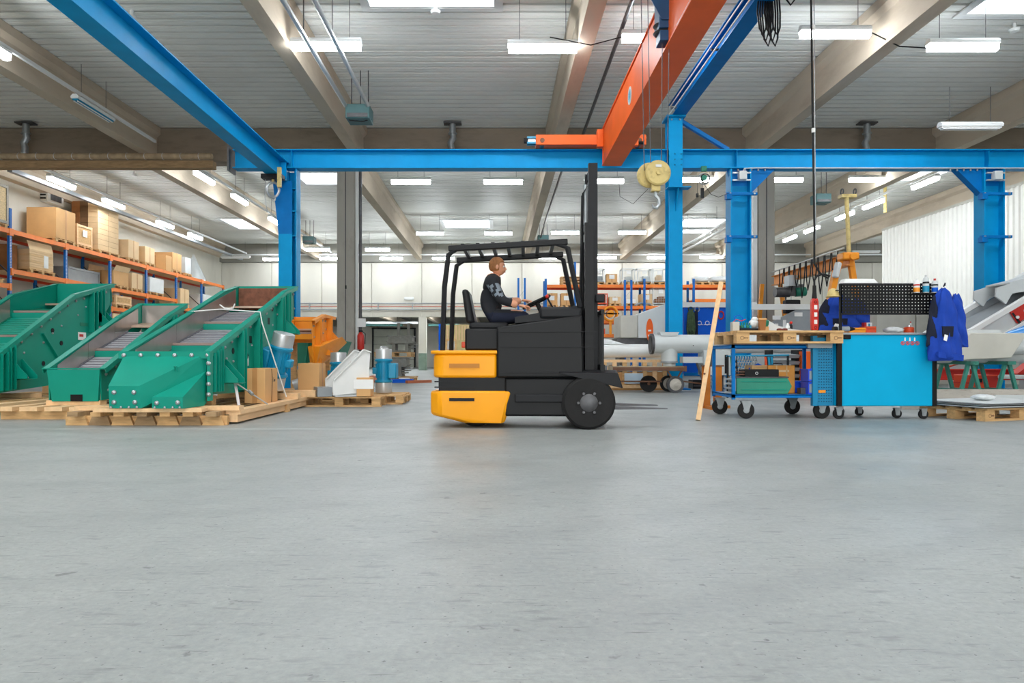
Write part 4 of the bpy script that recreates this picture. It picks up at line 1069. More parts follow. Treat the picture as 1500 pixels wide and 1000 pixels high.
# mounted legs, strap
strap = mat('white_strap', (235, 236, 232), .5, var=.04)
tag(M().tube([(-4.03, 8.9, 1.3), (-3.6, 8.85, 1.33), (-3.07, 8.8, 1.29), (-3.02, 8.72, 1.15), (-2.8, 8.9, .3), (-2.78, 8.95, .19)], .008, 6).build('lashing_strap', strap), 'white lashing strap drawn over the front screening machine', 'strap')
tag(M().tube([(-3.62, 8.87, 1.39), (-3.56, 8.87, 1.345), (-3.5, 8.86, 1.34), (-3.44, 8.86, 1.345), (-3.42, 8.86, 1.4)], .009, 6).build('strap_end', strap), 'knotted white strap end on top of the front screen', 'strap')
t = T('strut_pair', 'two silver struts leaning below the front spring bracket', 'strut', (-2.95, 7.7, .15))
M().beam((-.02, .0, .27), (.06, -.1, .02), .03, .012).build('strut', alu, t); M().beam((-.02, 0, .27), (.26, .25, .01), .03, .012).build('strut', alu, t); M().cyl((.1, .1, .17), (.15, .08, .13), .02, n=8).build('clamp', steel, t)
# vibration motors
def motor(label, loc, tilt, yaw, s_=1, group='vibration motors'):
    t = T('vibration_motor', label, 'motor', loc, yaw, group)
    t.rotation_euler = (tilt[0], tilt[1], yaw); t.scale = (s_, s_, s_)
    M().cyl((0, 0, -.17), (0, 0, .17), .13, n=24).build('body', teal2, t)
    for k in range(14):
        a = 2*PI*k/14; M().beam((.135*math.cos(a), .135*math.sin(a), -.13), (.135*math.cos(a), .135*math.sin(a), .13), .012, .03, (math.cos(a), math.sin(a), 0)).build('cooling_fin', teal2, t)
    for s2 in (-1, 1):
        M().lathe([(.16, s2*.17), (.165, s2*.2), (.15, s2*.22)], n=24).build('end_shield', teal2, t)
        M().lathe([(.148, s2*.22), (.15, s2*.38), (.145, s2*.4), (.02, s2*.405)], n=24).build('end_cap', alu, t)
    M().box(-.25, -.1, -.14, .14, -.14, .14).build('foot', teal2, t, bev=.02)
    M().box(.1, .2, -.07, .07, -.06, .06).build('terminal_box', teal2, t, bev=.02)
    return t
motor('blue vibration motor with silver caps behind the front cardboard box', (-2.93, 9.1, .66), (.12, .25), 0, .95)
# supports under C and base timbers
tb = T('timber_skid', 'slatted timber base under the front green machine', 'timber base', (-3.7, 8.6, 0))
def tb_(m): return m.xf(Matrix.Translation((3.7, -8.6, 0)))
for k in range(7):
    x = -4.36+k*.235
    tb_(M().prism([(x-.075, .1), (x+.075, .1), (x+.115, .0), (x-.115, 0)], 'y', 7.06, 7.16)).build('block', wood3 if k % 2 else wood, tb)
    tb_(M().box(x-.03, x+.075, 6.95, 10.2, .1, .145)).build('slat', wood if k % 3 else wood3, tb)
tb_(M().box(-4.5, -2.82, 7.1, 7.15, .0, .095)).build('end_board', wood, tb)
tb_(M().box(-4.45, -2.72, 7.16, 7.3, .145, .19)).build('cross_plank', wood2, tb)
tb_(M().box(-4.1, -3.0, 6.9, 7.04, .148, .186)).build('cross_plank', wood2, tb)
tb_(M().box(-2.94, -2.72, 7.2, 10.6, .1, .145)).build('side_plank', wood2, tb)
tb_(M().box(-2.84, -2.75, 7.2, 10.6, .02, .1)).build('side_plank', wood2, tb)
for y in (8.8, 10.4): tb_(M().box(-4.4, -2.72, y, y+.12, 0, .1)).build('bearer', wood, tb)
tb_(M().box(-3.05, -2.6, 9.7, 9.8, .145, .24)).build('chock', wood2, tb)
tb_(M().box(-3.2, -2.7, 9.2, 9.32, .145, .22)).build('chock', wood2, tb)
for y in (7.5, 9.6): tb_(M().box(-3.95, -3.15, y, y+.12, .145, .28 if y < 8 else .7)).build('support_block', wood, tb)
t = carton('brown cardboard box standing beside the front green screen', -3.08, -2.83, 8.28, 8.75, .146, .57, tapeon='-y')
t2 = M().tube([(.126, .0, .42), (.13, .02, .3), (.128, .0, .0)], .004, 5).build('strap', dark, t)
m = M(); m.bx((.127, .08, .26), (.002, .05, .004)); m.bx((.127, .08, .285), (.002, .004, .05)); m.bx((.127, .12, .27), (.002, .03, .03)); m.build('handling_mark', dark, t)
carton('tall brown cardboard box behind the blue vibration motor', -2.93, -2.62, 9.98, 10.35, .146, .62, tapeon='x', mt=card)
# B: middle machine
rimB = [(8.0, .57), (9.5, 1.26), (10.12, 1.5)]
botB = [(10.15, 1.2), (9.1, .25), (8.02, .2)]
sB = screener('vibrating_screen', 'middle narrow green screen with plain front box, between the two larger ones', -5.28, -4.66, rimB, botB, green, stain, ribs=[(8.7, .1), (9.7, .1)], backw=stain, meshm=mesh_g, steps=2, depth=.2)
oB = V((-4.66, 8.0, 0))
M().hull([V(p)-oB for p in [(-5.28, 7.98, .56), (-4.66, 7.98, .56), (-5.22, 7.98, .19), (-4.68, 7.98, .19), (-5.28, 8.02, .56), (-4.66, 8.02, .56), (-5.22, 8.02, .19), (-4.68, 8.02, .19)]]).build('front_box', green, sB, smooth=0)
M().box(-.34, -.2, -.025, .0, .19, .27).build('outlet', black, sB)
# A: left machine
rimA = [(8.2, .4), (8.9, .80), (10.4, 1.66), (11.46, 1.94)]
botA = [(11.5, 1.66), (11.0, 1.15), (9.85, .3), (8.25, .2)]
sA = screener('vibrating_screen', 'leftmost and tallest green screen with green decks, cut by the picture edge', -7.4, -6.5, rimA, botA, green, stain, ribs=[(8.9, .12), (9.05, .1), (10.9, .12), (11.1, .1)], backw=green, meshm=green, steps=4, depth=.26, green_deck=True,
    brackets=[(9.2, .42), (11.15, 1.22)], holes=[(9.95, 1.1, False), (10.15, .92, False), (10.45, .8, False), (9.75, .62, False)])
oA = V((-6.5, 8.2, 0))
M().box(.004, .007, 10.55-8.2, 10.75-8.2, .98, 1.1).build('maker_label', paper, sA)
M().box(.007, .009, 10.58-8.2, 10.68-8.2, 1.03, 1.07).build('label_print', redp, sA)
M().box(.004, .007, 10.6-8.2, 10.8-8.2, 1.2, 1.25).build('nameplate', dgreen, sA)
M().beam((.01, 9.72-8.2, 1.05), (.01, 10.25-8.2, .5), .02, .05, (1, 0, 0)).build('stiffener', green, sA)
tA = T('timber_skid', 'timber pallet under the leftmost green machine', 'timber base', (-6.9, 9.4, 0))
for y in (8.0, 8.7, 9.6, 10.6): M().box(-.9, .9, y-9.4, y-9.4+.14, 0, .1).build('bearer', wood, tA)
for k in range(6): M().box(-.88+k*.31, -.68+k*.31, -1.5, 2.0, .1, .14).build('plank', wood2 if k % 2 else wood, tA)
for y in (8.3, 9.6): M().box(-.5, .4, y-9.4, y-9.4+.12, .14, .2).build('support_block', wood2, tA)
M().box(-.45, .42, 1.6, 1.75, .14, 1.1).build('support_block', wood2, tA)
tB = T('timber_skid', 'timber boards under the middle green machine', 'timber base', (-5.0, 8.8, 0))
for y in (7.75, 8.9, 10.0): M().box(-.65, .45, y-8.8, y-8.8+.12, 0, .1).build('bearer', wood, tB)
for k in range(4): M().box(-.65+k*.28, -.45+k*.28, -1.15, 1.4, .1, .145).build('plank', wood2, tB)
M().box(-.3, .33, -.8, -.66, .145, .2).build('support_block', wood2, tB)
M().box(-.3, .33, 1.0, 1.14, .145, .9).build('support_block', wood2, tB)
# orange machine and small green one behind
rimO = [(11.9, 1.35), (12.6, 1.5), (13.4, 1.5)]
botO = [(13.4, 1.05), (12.9, .7), (12.0, .55)]
sO = screener('vibrating_screen', 'orange yellow screening machine behind the tall green one', -4.0, -3.25, rimO, botO, gyellow, gyellow, ribs=[(12.2, .1), (13.0, .1)], steps=1, meshm=gyellow, brackets=[(12.5, .75), (13.2, .95)], backw=gyellow)
M().hull([(-.1, .1, .9), (.12, .1, .9), (.3, 1.0, 1.1), (.3, 1.4, 1.0), (0, 1.4, .7), (0, .2, .5), (-.1, .3, .5)]).build('discharge_chute', gyellow, sO, smooth=0)
for x in (-.7, -.05):
    for y in (.2, 1.3): M().beam((x, y, 0), (x, y, .62 if y < 1 else 1.0), .1, .1).build('support_post', wood, sO)
rimG = [(14.0, 1.15), (15.2, .85)]
sG = T('feed_hopper', 'small dark green hopper section left of the concrete column', 'hopper', (-3.7, 14.5, 0))
M().hull([(-.65, -.4, 1.3), (.5, -.4, 1.05), (-.65, .4, 1.3), (.5, .4, 1.05), (-.6, -.35, .55), (.3, -.35, .45), (-.6, .35, .55), (.3, .35, .45)]).build('body', dgreen, sG, smooth=0)
for x in (-.3, 0, .25): M().beam((x, -.42, .5), (x+.1, -.42, 1.12-x*.15), .02, .05).build('rib', dgreen, sG)
M().beam((-.67, -.42, 1.31), (.53, -.42, 1.06), .06, .03).build('rim', green, sG)
M().beam((.1, -.46, .35), (.3, -.46, 1.15), .03, .01).build('strap', strap, sG)
for x in (-.5, .25): M().box(x-.06, x+.06, -.35, .35, 0, .46).build('support_block', wood, sG)
spal((-3.5, 12.2, 0), 1.2, .8, 'pallet with cables right of the orange machine', None)
tag(M().tube([(-3.2, 12, .17), (-3.0, 12.1, .3), (-3.2, 12.2, .38), (-3.4, 12.1, .3), (-3.3, 12.0, .19), (-3.0, 12, .22)], .03, 8).build('hose_coil', lgrey), 'grey hose bundle lying on the pallet behind the white frame', 'hose')
motor('small blue motor lying behind the second cardboard box', (-3.25, 11.6, .32), (0, 1.2), .3, .6)
# white weldment frame on pallet
spal((-2.28, 10.2, 0), 1.2, .9, 'pallet under the white wedge frame', None)
spal((-1.75, 10.7, 0), .6, .9, 'second pallet under the upright vibration motor', None)
wf = T('welded_wedge', 'white welded wedge frame lying on a pallet', 'machine frame', (-2.25, 10.1, .15))
wf.rotation_euler = (0, 0, .42); wf.scale = (.92, .92, 1)
side = [(-.29, .02), (.25, .06), (.28, .62), (.18, .66), (-.26, .24), (-.3, .24)]
for y in (-.45, .2): 
    M().prism(side, 'y', y, y+.015).build('side_plate', white, wf, smooth=0)
    m = M(); m.beam((-.29, y+.0, .235), (.18, y, .67), .08, .015, (0, 0, 1)); m.beam((.17, y, .67), (.29, y, .63), .08, .015); m.build('top_flange', white, wf, smooth=0)
M().box(-.26, .25, -.45, .2, .0, .02).build('base_plate', lgrey, wf); M().box(.25, .27, -.44, .2, .08, .6).build('end_plate', lgrey, wf); M().box(-.1, -.08, -.44, .2, .05, .3).build('cross_web', lgrey, wf)
M().box(-.5, -.28, -.3, .1, .0, .13).build('tail_box', mgrey, wf)
motor('upright blue motor with silver caps right of the white wedge frame', (-1.8, 10.72, .5), (0, 0), PI, .85)
motor('orange capped upright motor behind the white wedge frame', (-2.6, 11.1, .45), (0, 0), PI, .85)
spal((-2.6, 11.25, 0), .8, .6, 'pallet under the motor behind the white frame', None)
carton('small open carton with white label right of the white frame', -2.02, -1.82, 9.72, 9.98, .15, .42, tapeon='', paperon='-y')
# castings
def casting(label, c, s_):
    t = T('iron_casting', label, 'casting', c, 0, 'grey machine bed castings'); t.scale = (s_, s_, s_)
    M().box(-.55, .55, -.5, .5, .62, .66).build('top_plate', cast, t, bev=.01)
    M().box(-.5, .5, -.46, .46, .42, .62).build('rail_body', cast, t)
    for x in (-.25, 0, .25): M().box(x-.01, x+.01, -.48, -.46, .42, .62).build('rib', cast, t)
    M().prism([(-.58, .42), (.58, .42), (.5, .33), (-.5, .33)], 'y', -.5, .5).build('lower_flange', cast, t)
    for x in (-.27, .27): M().prism([(x-.07, .33), (x+.07, .33), (x+.07, 0), (x-.07, 0)], 'y', -.4, .4).build('leg_web', cast, t)
    M().box(-.35, .35, -.42, .42, 0, .05).build('foot', cast, t)
    for k, z in enumerate((.27, .18, .1)): M().prism([(.3, z), (.65-k*.08, z), (.62-k*.08, z+.04), (.3, z+.04)], 'y', -.3, .5).build('wing', cast, t)
    return t
spal((-3.15, 20.8, 0), 1.3, 1.0, 'pallet below the lower grey casting', 'pallets of the casting stack')
casting('lower grey cast machine bed on the floor pallet', (-3.2, 20.8, .15), .88)
spal((-3.15, 20.8, .74), 1.1, 1.0, 'pallet between the two grey castings', 'pallets of the casting stack')
casting('upper grey cast machine bed on top of the stack', (-2.95, 20.8, .9), .72)
for dx, l in ((-.1, 'left'), (.2, 'right')):
    M2 = M().ibeam((-2.95+dx, 20.9, 1.38), (-2.95+dx, 20.9, 1.78), .08, .08, .01, .01, (0, 1, 0)).build('steel_post', cast); tag(M2, 'short steel post on the upper casting, %s of two' % l, 'post', 'steel posts')
lumpy('white film parcel beside the upper casting', 'wrapped_goods', (-3.45, 20.7, .89), (.16, .12, .09), film, 'bag', None, 4)
tag(M().box(-3.25, -2.45, 19.4, 19.8, 0, .1).build('blue_profile', cobalt), 'blue steel profile on the floor before the castings', 'steel profile')
tag(M().beam((-2.55, 19.0, .04), (-1.95, 19.6, .04), .12, .08).build('timber_plank', mat('red_timber', (190, 110, 75), .7)), 'reddish plank on the floor before the castings', 'plank')
t = T('fire_extinguisher', 'red fire extinguisher on the concrete column', 'fire extinguisher', (-3.95, 19.6, .95))
M().lathe([(.09, 0), (.1, .03), (.1, .4), (.06, .47), (.03, .5)], n=14).build('cylinder', redp, t); M().box(-.05, .05, -.03, .03, .5, .56).build('valve', dark, t); M().tube([(.05, 0, .52), (.13, 0, .45), (.12, 0, .15)], .012, 6).build('hose', black, t)
M().box(-.12, .12, .1, .12, .65, .9).build('sign_plate', paper, t)
lumpy('small pink rag heap by the castings', 'rag', (-3.55, 19.6, 0), (.22, .15, .1), mat('pink_rag', (215, 140, 110), .9), 'rag', None, 3)
# box wall seen below the opening beside truck
t = T('small_booth', 'yellow panelled booth with window behind the truck', 'booth', (-2.2, 37.5, 0))
M().box(-1.0, 1.3, -.0, 1.2, 0, 2.55).build('panelling', mat('corrugated_ochre', (205, 185, 130), .6), t)
for k in range(14): M().box(-.95+k*.16, -.88+k*.16, -.03, .0, 1.7, 2.5).build('slat', card2, t)
M().box(-1.08, -.95, -.05, .05, 0, 2.6).build('corner_post', cobalt, t)
M().box(-.7, -.1, -.06, .0, 1.1, 1.75).build('window_frame', wood, t); M().box(-.6, -.2, -.07, -.05, 1.2, 1.65).build('window_pane', glass, t)
# ---------------- lift truck ----------------
FX, FY = .28, 7.15
ft = T('lift_truck', 'yellow and black lift truck with raised mast, driving to the right', 'forklift', (FX, FY, 0), -.04)
# counterweight in two yellow masses with rounded rear
def cwt(z0, z1, xa, xb, hw, r=.12, name='counterweight'):
    pts = []
    for k in range(7):
        a = PI + (PI/2)*k/6*1.0
        pts.append((xa+r+r*math.cos(a), -hw+r+r*math.sin(a)))
    poly = pts+[(xb, -hw), (xb, hw)]+[(x, -y) for x, y in reversed(pts)]
    return M().prism(poly, 'z', z0, z1)
cwt(.50, .735, -.92, -.28, .42).build('counterweight', yellow, ft, bev=.025)
cwt(.735, .77, -.95, -.26, .43).build('counterweight_lid', yellow, ft, bev=.012)
M().hull([(-.95, -.33, .37), (-.85, -.43, .37), (-.13, -.43, .37), (-.13, .43, .37), (-.85, .43, .37), (-.95, .33, .37), (-.95, -.33, .13), (-.85, -.43, .12), (-.2, -.42, .05), (-.2, .42, .05), (-.85, .43, .12), (-.95, .33, .13), (-.6, -.4, .05), (-.6, .4, .05)]).build('lower_counterweight', yellow, ft, bev=.03)
M().box(-.86, -.2, -.39, .39, .36, .51).build('rear_bay', black, ft)
for z in (.40, .455): M().box(-.9, -.5, -.4, -.38, z, z+.012).build('grille_bar', dark, ft)
M().box(-.75, -.45, -.432, -.41, .6, .64).build('name_strip', mat('dull_gold', (190, 120, 20), .5), ft, label='faint dark maker strip')
M().box(-.75, -.5, -.436, -.41, .27, .30).build('model_strip', black, ft)
# chassis and battery housing
M().hull([(-.28, -.44, 1.0), (.56, -.44, 1.12), (.56, .44, 1.12), (-.28, .44, 1.0), (-.28, -.44, .5), (.58, -.44, .5), (.58, .44, .5), (-.28, .44, .5)]).build('battery_hood', black, ft, bev=.02)
M().box(-.2, .76, -.42, .42, .12, .5).build('chassis', black, ft, bev=.02)
M().box(-.1, .45, -.46, -.42, .26, .34).build('side_step', dark, ft, bev=.01)
for z in (.55, .8, .95): M().box(-.25, .7, -.452, -.438, z, z+.006).build('trim_line', dark, ft)
M().box(.14, .56, -.42, .42, 1.08, 1.2).build('dashboard', dark, ft, bev=.03)
M().hull([(-.1, -.4, 1.1), (.55, -.4, 1.22), (.55, .4, 1.22), (-.1, .4, 1.1), (-.1, -.4, 1.04), (.55, .4, 1.1), (.55, -.4, 1.1), (-.1, .4, 1.04)]).build('dash_cowl', dark, ft)
# wheels
def wheel(x, y, r, w_):
    o = M().lathe([(r*.55, -w_/2), (r*.9, -w_/2), (r, -w_*.35), (r, w_*.35), (r*.9, w_/2), (r*.55, w_/2)], n=28, axis='y').build('wheel', rubber, ft, loc=(x, y, r))
    M().lathe([(.02, -w_/2-.01), (r*.3, -w_/2-.005), (r*.55, -w_/2+.03), (r*.55, w_/2-.03), (r*.3, w_/2)], n=20, axis='y').build('rim', dsteel, o)
    m = M()
    for k in range(6):
        a = 2*PI*k/6; m.cyl((r*.4*math.cos(a), -w_/2-.0, r*.4*math.sin(a)), (r*.4*math.cos(a), -w_/2-.02, r*.4*math.sin(a)), .014, n=6)
    m.build('wheel_nut', dsteel, o)
for y in (-.42, .42): wheel(.62, y, .26, .17)
for y in (-.18, .18): wheel(-.5, y, .2, .13)
M().hull([(.33, -.5, .55), (.9, -.5, .55), (.95, -.5, .4), (.95, -.34, .4), (.9, -.34, .58), (.33, -.34, .58)]).build('fender', dark, ft, bev=.01)
# seat
M().box(-.57, -.17, -.24, .24, .98, 1.06).build('seat', dark, ft, bev=.03)
M().box(-.6, -.26, -.36, .36, .77, .99).build('seat_pedestal', black, ft, bev=.02)
M().box(-.64, -.58, -.3, -.24, .8, .86).build('tail_lamp', orred, ft, bev=.01)
M().hull([(-.60, -.23, 1.05), (-.51, -.23, 1.05), (-.60, .23, 1.05), (-.51, .23, 1.05), (-.65, -.2, 1.4), (-.58, -.2, 1.4), (-.65, .2, 1.4), (-.58, .2, 1.4)]).build('seat_back', dark, ft, bev=.03)
# steering and levers
sw = M().ring((0, 0, 0), .15, .014, 24, 8, 'z').build('steering_wheel', black, ft, loc=(.12, 0, 1.28)); sw.rotation_euler = (0, -.45, 0)
M().beam((-.14, 0, 0), (.14, 0, 0), .03, .012).build('spoke', black, sw); M().cyl((0, 0, 0), (.0, 0, -.2), .025, n=10).build('column', black, sw)
for y in (-.28, -.34): M().cyl((.3, y, 1.16), (.22, y, 1.3), .008, n=6).build('lever', dark, ft); 
for y in (-.28, -.34): M().sph((.22, y, 1.31), .018, 8, 6).build('lever_knob', redp, ft)
# overhead guard: posts, tilted roof frame with bars
g = M()
for y in (-.4, .4):
    g.tube([(-.82, y, .77), (-.8, y, 1.4), (-.76, y, 1.72), (-.66, y, 1.79), (.3, y, 1.83), (.42, y, 1.78), (.54, y, 1.2)], .026, 8)
g.build('guard_frame', dark, ft)
for k in range(7):
    x = -.62+k*.15; M().box(x-.018, x+.018, -.4, .4, 1.8+k*.006, 1.83+k*.006).build('guard_bar', black, ft)
M().beam((-.76, -.4, 1.78), (.42, -.4, 1.84), .05, .06).build('guard_rail', black, ft, bev=.01); M().beam((-.76, .4, 1.78), (.42, .4, 1.84), .05, .06).build('guard_rail', black, ft, bev=.01)
SHM = Matrix.Translation((-.2, 0, 0))
# mast
for y in (-.26, .26):
    M().box(.80, .89, y-.04, y+.04, .06, 2.02).xf(SHM).build('outer_mast', black, ft); M().box(.84, .93, y*.82-.035, y*.82+.035, .3, 2.66).xf(SHM).build('inner_mast', dark, ft)
for z in (.4, 1.1, 1.98): M().box(.80, .84, -.26, .26, z, z+.08).xf(SHM).build('mast_crossbar', black, ft)
for z in (1.6, 2.58): M().box(.86, .9, -.2, .2, z, z+.08).xf(SHM).build('mast_crossbar', dark, ft)
M().cyl((.83, 0, .15), (.83, 0, 1.9), .035, n=12).xf(SHM).build('lift_cylinder', dark, ft); M().cyl((.83, 0, 1.9), (.83, 0, 2.5), .022, n=12).xf(SHM).build('piston_rod', steel, ft)
for y in (-.1, .1): M().box(.86, .875, y-.012, y+.012, .3, 2.55).xf(SHM).build('lift_chain', dsteel, ft)
for y in (-.05, .06): M().tube([(.82, y, .5), (.78, y, 1.4), (.8, y, 2.4), (.86, y, 2.5), (.89, y, 2.3), (.89, y, .6)], .012, 6).xf(SHM).build('hydraulic_hose', black, ft)
# carriage, load rest and forks
for z in (.22, .55): M().box(.94, .985, -.42, .42, z, z+.08).xf(SHM).build('carriage_plate', black, ft)
for y in (-.4, -.2, 0, .2, .4): M().box(.95, .975, y-.012, y+.012, .6, 1.15).xf(SHM).build('load_rest_bar', black, ft)
M().box(.945, .98, -.42, .42, 1.13, 1.17).xf(SHM).build('load_rest_bar', black, ft)
for y in (-.25, .25):
    M().hull([(.98, y-.05, .18), (1.02, y-.05, .18), (.98, y+.05, .18), (1.02, y+.05, .18), (.98, y-.05, .62), (1.02, y-.05, .62), (.98, y+.05, .62), (1.02, y+.05, .62)]).xf(SHM).build('fork_shank', dsteel, ft)
    M().hull([(.98, y-.05, .18), (.98, y+.05, .18), (.98, y-.05, .22), (.98, y+.05, .22), (1.62, y-.04, .185), (1.62, y+.04, .185), (1.62, y-.04, .195), (1.62, y+.04, .195)]).xf(SHM).build('fork', dsteel, ft)
M().box(.9, .99, -.36, -.3, 1.25, 1.33).xf(SHM).build('work_lamp', dark, ft, bev=.01)

# ---------------- driver ----------------
def skinmesh(name, verts, edges, radii, m, parent=None, root=0, sub=2, fn=None):
    me = bpy.data.meshes.new(name); me.from_pydata(verts, edges, [])
    o = bpy.data.objects.new(name, me); COL.objects.link(o)
    o.modifiers.new('skin', 'SKIN')
    sk = me.skin_vertices[0] if me.skin_vertices else None
    if sk is None:
        return o
    for i, r in enumerate(radii):
        rr = r if isinstance(r, tuple) else (r, r)
        sk.data[i].radius = rr; sk.data[i].use_root = (i == root)
    o.modifiers['skin'].use_smooth_shade = True
    sb = o.modifiers.new('sub', 'SUBSURF'); sb.levels = sub; sb.render_levels = sub
    me.materials.append(m)
    dg = bpy.context.evaluated_depsgraph_get(); dg.update()
    me2 = bpy.data.meshes.new_from_object(o.evaluated_get(dg)); me2.name = name
    bpy.data.objects.remove(o)
    o = bpy.data.objects.new(name, me2); COL.objects.link(o); o.parent = parent
    if not me2.materials: me2.materials.append(m)
    if fn: fn(me2)
    me2.shade_smooth()
    return o
dr = T('person', 'truck driver in black shirt with grey print, seated facing right', 'person', (FX-.37, FY-.03, 1.06), -.04)
# continuous clothed body: pelvis, spine, arms, legs (x forward, y left)
vb = [(0, 0, .05), (.0, 0, .2), (.02, 0, .34), (.04, 0, .43), (.06, 0, .51),
      (.03, -.17, .41), (.12, -.22, .22), (.30, -.2, .17),
      (.03, .17, .41), (.14, .2, .24), (.33, .13, .24),
      (.05, -.1, .06), (.38, -.12, .07), (.42, -.12, -.25), (.05, .1, .06), (.38, .12, .07), (.42, .12, -.25)]
eb = [(0, 1), (1, 2), (2, 3), (3, 4), (3, 5), (5, 6), (6, 7), (3, 8), (8, 9), (9, 10), (0, 11), (11, 12), (12, 13), (0, 14), (14, 15), (15, 16)]
rb = [(.13, .12), (.125, .11), (.13, .12), (.085, .09), .05, .07, .05, .04, .07, .05, .04, .085, .065, .05, .085, .065, .05]
bd = skinmesh('body', vb, eb, rb, shirt, dr)
for p in bd.data.polygons: pass
bd.data.materials.append(stripe); bd.data.materials.append(clothd); bd.data.materials.append(skin)
for p in bd.data.polygons:
    c = p.center
    if c.z > .47 and abs(c.y) < .08: p.material_index = 3
    elif c.x > .235 and c.z > .11 and abs(c.y) > .05: p.material_index = 3
    elif c.z < .1: p.material_index = 2
    elif .27 < c.z < .38 and c.x > .06 and (int((c.z-.27)/.022) % 2 == 0) : p.material_index = 1
    elif .26 < c.z < .39 and c.y < -.15 and (int((c.z-.26)/.022) % 2 == 0): p.material_index = 1
# head with features
def head(parent, loc, rz=0, s_=1):
    m = M(); m.sph((0, 0, 0), (.083, .066, .098), 24, 18)
    vs = []
    for x, y, z in m.v:
        q = V((x, y, z))
        if z < -.02: k = 1-(-z-.02)*3.2; q.y *= max(k, .55); q.x = q.x*max(1-(-z-.02)*1.5, .6)+(.016 if x > 0 else .012)
        if x > .05 and -.015 < z < .02 and abs(y) > .012: q.x -= .007
        if x > .05 and z > .03: q.x -= .004
        vs.append(tuple(q))
    m.v = vs
    h = m.build('head', skin, parent, loc=loc, smooth=180); h.rotation_euler = (0, .06, rz); h.scale = (s_,)*3
    M().hull([(.076, -.006, .018), (.076, .006, .018), (.104, -.007, -.022), (.104, .007, -.022), (.074, -.016, -.03), (.074, .016, -.03), (.098, 0, -.03)]).build('nose', skin, h, bev=.003)
    M().hull([(.078, -.024, -.052), (.078, .024, -.052), (.09, -.012, -.046), (.09, .012, -.046), (.09, 0, -.06)]).build('mouth', mat('lips', (190, 110, 95), .5), h)
    for s2 in (-1, 1):
        e = M().sph((.069, s2*.028, .004), .0105, 10, 8).build('eye', paper, h); M().sph((.0775, s2*.028, .004), .004, 8, 6).build('iris', black, e)
        M().beam((.075, s2*.014, .026), (.067, s2*.046, .026), .008, .006).build('eyebrow', hair, h)
        M().sph((-.002, s2*.068, -.005), (.018, .008, .028), 10, 8).build('ear', skin, h)
    m = M(); m.sph((-.010, 0, .014), (.09, .074, .097), 22, 16)
    m.v = [(x if not (x > .022 and z < .05) else .022, y, z if z > -.05 else -.05) for x, y, z in m.v]
    m.build('hair', hair, h, smooth=180)
    return h
head(dr, (.082, 0, .585), 0, .95)
# hands on wheel and lap lever
def hand(parent, loc, rz, flip=1, tilt=0):
    h = M(); h.sph((.03, 0, 0), (.045, .036, .015), 12, 8)
    o = h.build('hand', skin, parent, loc=loc, smooth=180); o.rotation_euler = (0, tilt, rz)
    for i, (y, l) in enumerate(((-.027, .9), (-.009, 1.0), (.009, .97), (.026, .75))):
        a = V((.055, y, 0)); pts = [a, a+V((.035*l, 0, -.002)), a+V((.055*l, 0, -.018)), a+V((.05*l, 0, -.038))]
        M().tube(pts, [.009, .0085, .008, .006], 8).build('finger', skin, o)
    M().tube([(.01, -.03*flip, -.0), (.035, -.045*flip, -.012), (.06, -.038*flip, -.026)], [.011, .010, .007], 8).build('thumb', skin, o)
    return o
hand(dr, (.315, -.2, .165), .35, 1, .1)
hand(dr, (.345, .12, .245), -.35, -1, .1)
for s_ in (-1, 1): M().hull([(.38, s_*.12-.045, -.32), (.38, s_*.12+.045, -.32), (.62, s_*.12-.04, -.34), (.62, s_*.12+.04, -.34), (.6, s_*.12, -.29), (.4, s_*.12-.04, -.24), (.4, s_*.12+.04, -.24)]).build('shoe', black, dr, bev=.01)
# ---------------- right side: cart, pallet, tool cabinet ----------------
YT = 7.85
def castor(parent, loc, r=.105, fixed=False, w_=.04):
    o = M().lathe([(r*.62, -w_/2), (r*.94, -w_/2), (r, -w_*.3), (r, w_*.3), (r*.94, w_/2), (r*.62, w_/2)], n=24, axis='y').build('castor_wheel', rubber, parent, loc=(loc[0], loc[1], r))
    M().lathe([(.01, -w_/2-.004), (r*.62, -w_/2+.004), (r*.62, w_/2-.004), (.01, w_/2)], n=20, axis='y').build('hub', steel, o)
    m = M()
    for s_ in (-1, 1): m.hull([(-r*.62, s_*w_*.75-.002, r*1.12), (r*.62, s_*w_*.75-.002, r*1.12), (0.02, s_*w_*.75-.002, -.02), (-.02, s_*w_*.75-.002, -.02), (-r*.62, s_*w_*.75+.002, r*1.12), (r*.62, s_*w_*.75+.002, r*1.12), (0.02, s_*w_*.75+.002, -.02), (-.02, s_*w_*.75+.002, -.02)])
    m.box(-r*.65, r*.65, -w_*.9, w_*.9, r*1.1, r*1.18)
    m.cyl((0, -w_*.9, 0), (0, w_*.9, 0), .008, n=8)
    m.build('fork', steel, o)
    return o
ct = T('tool_cart', 'blue steel trolley with two shelves, carrying a pallet on top', 'cart', (3.25, 8.2, 0))
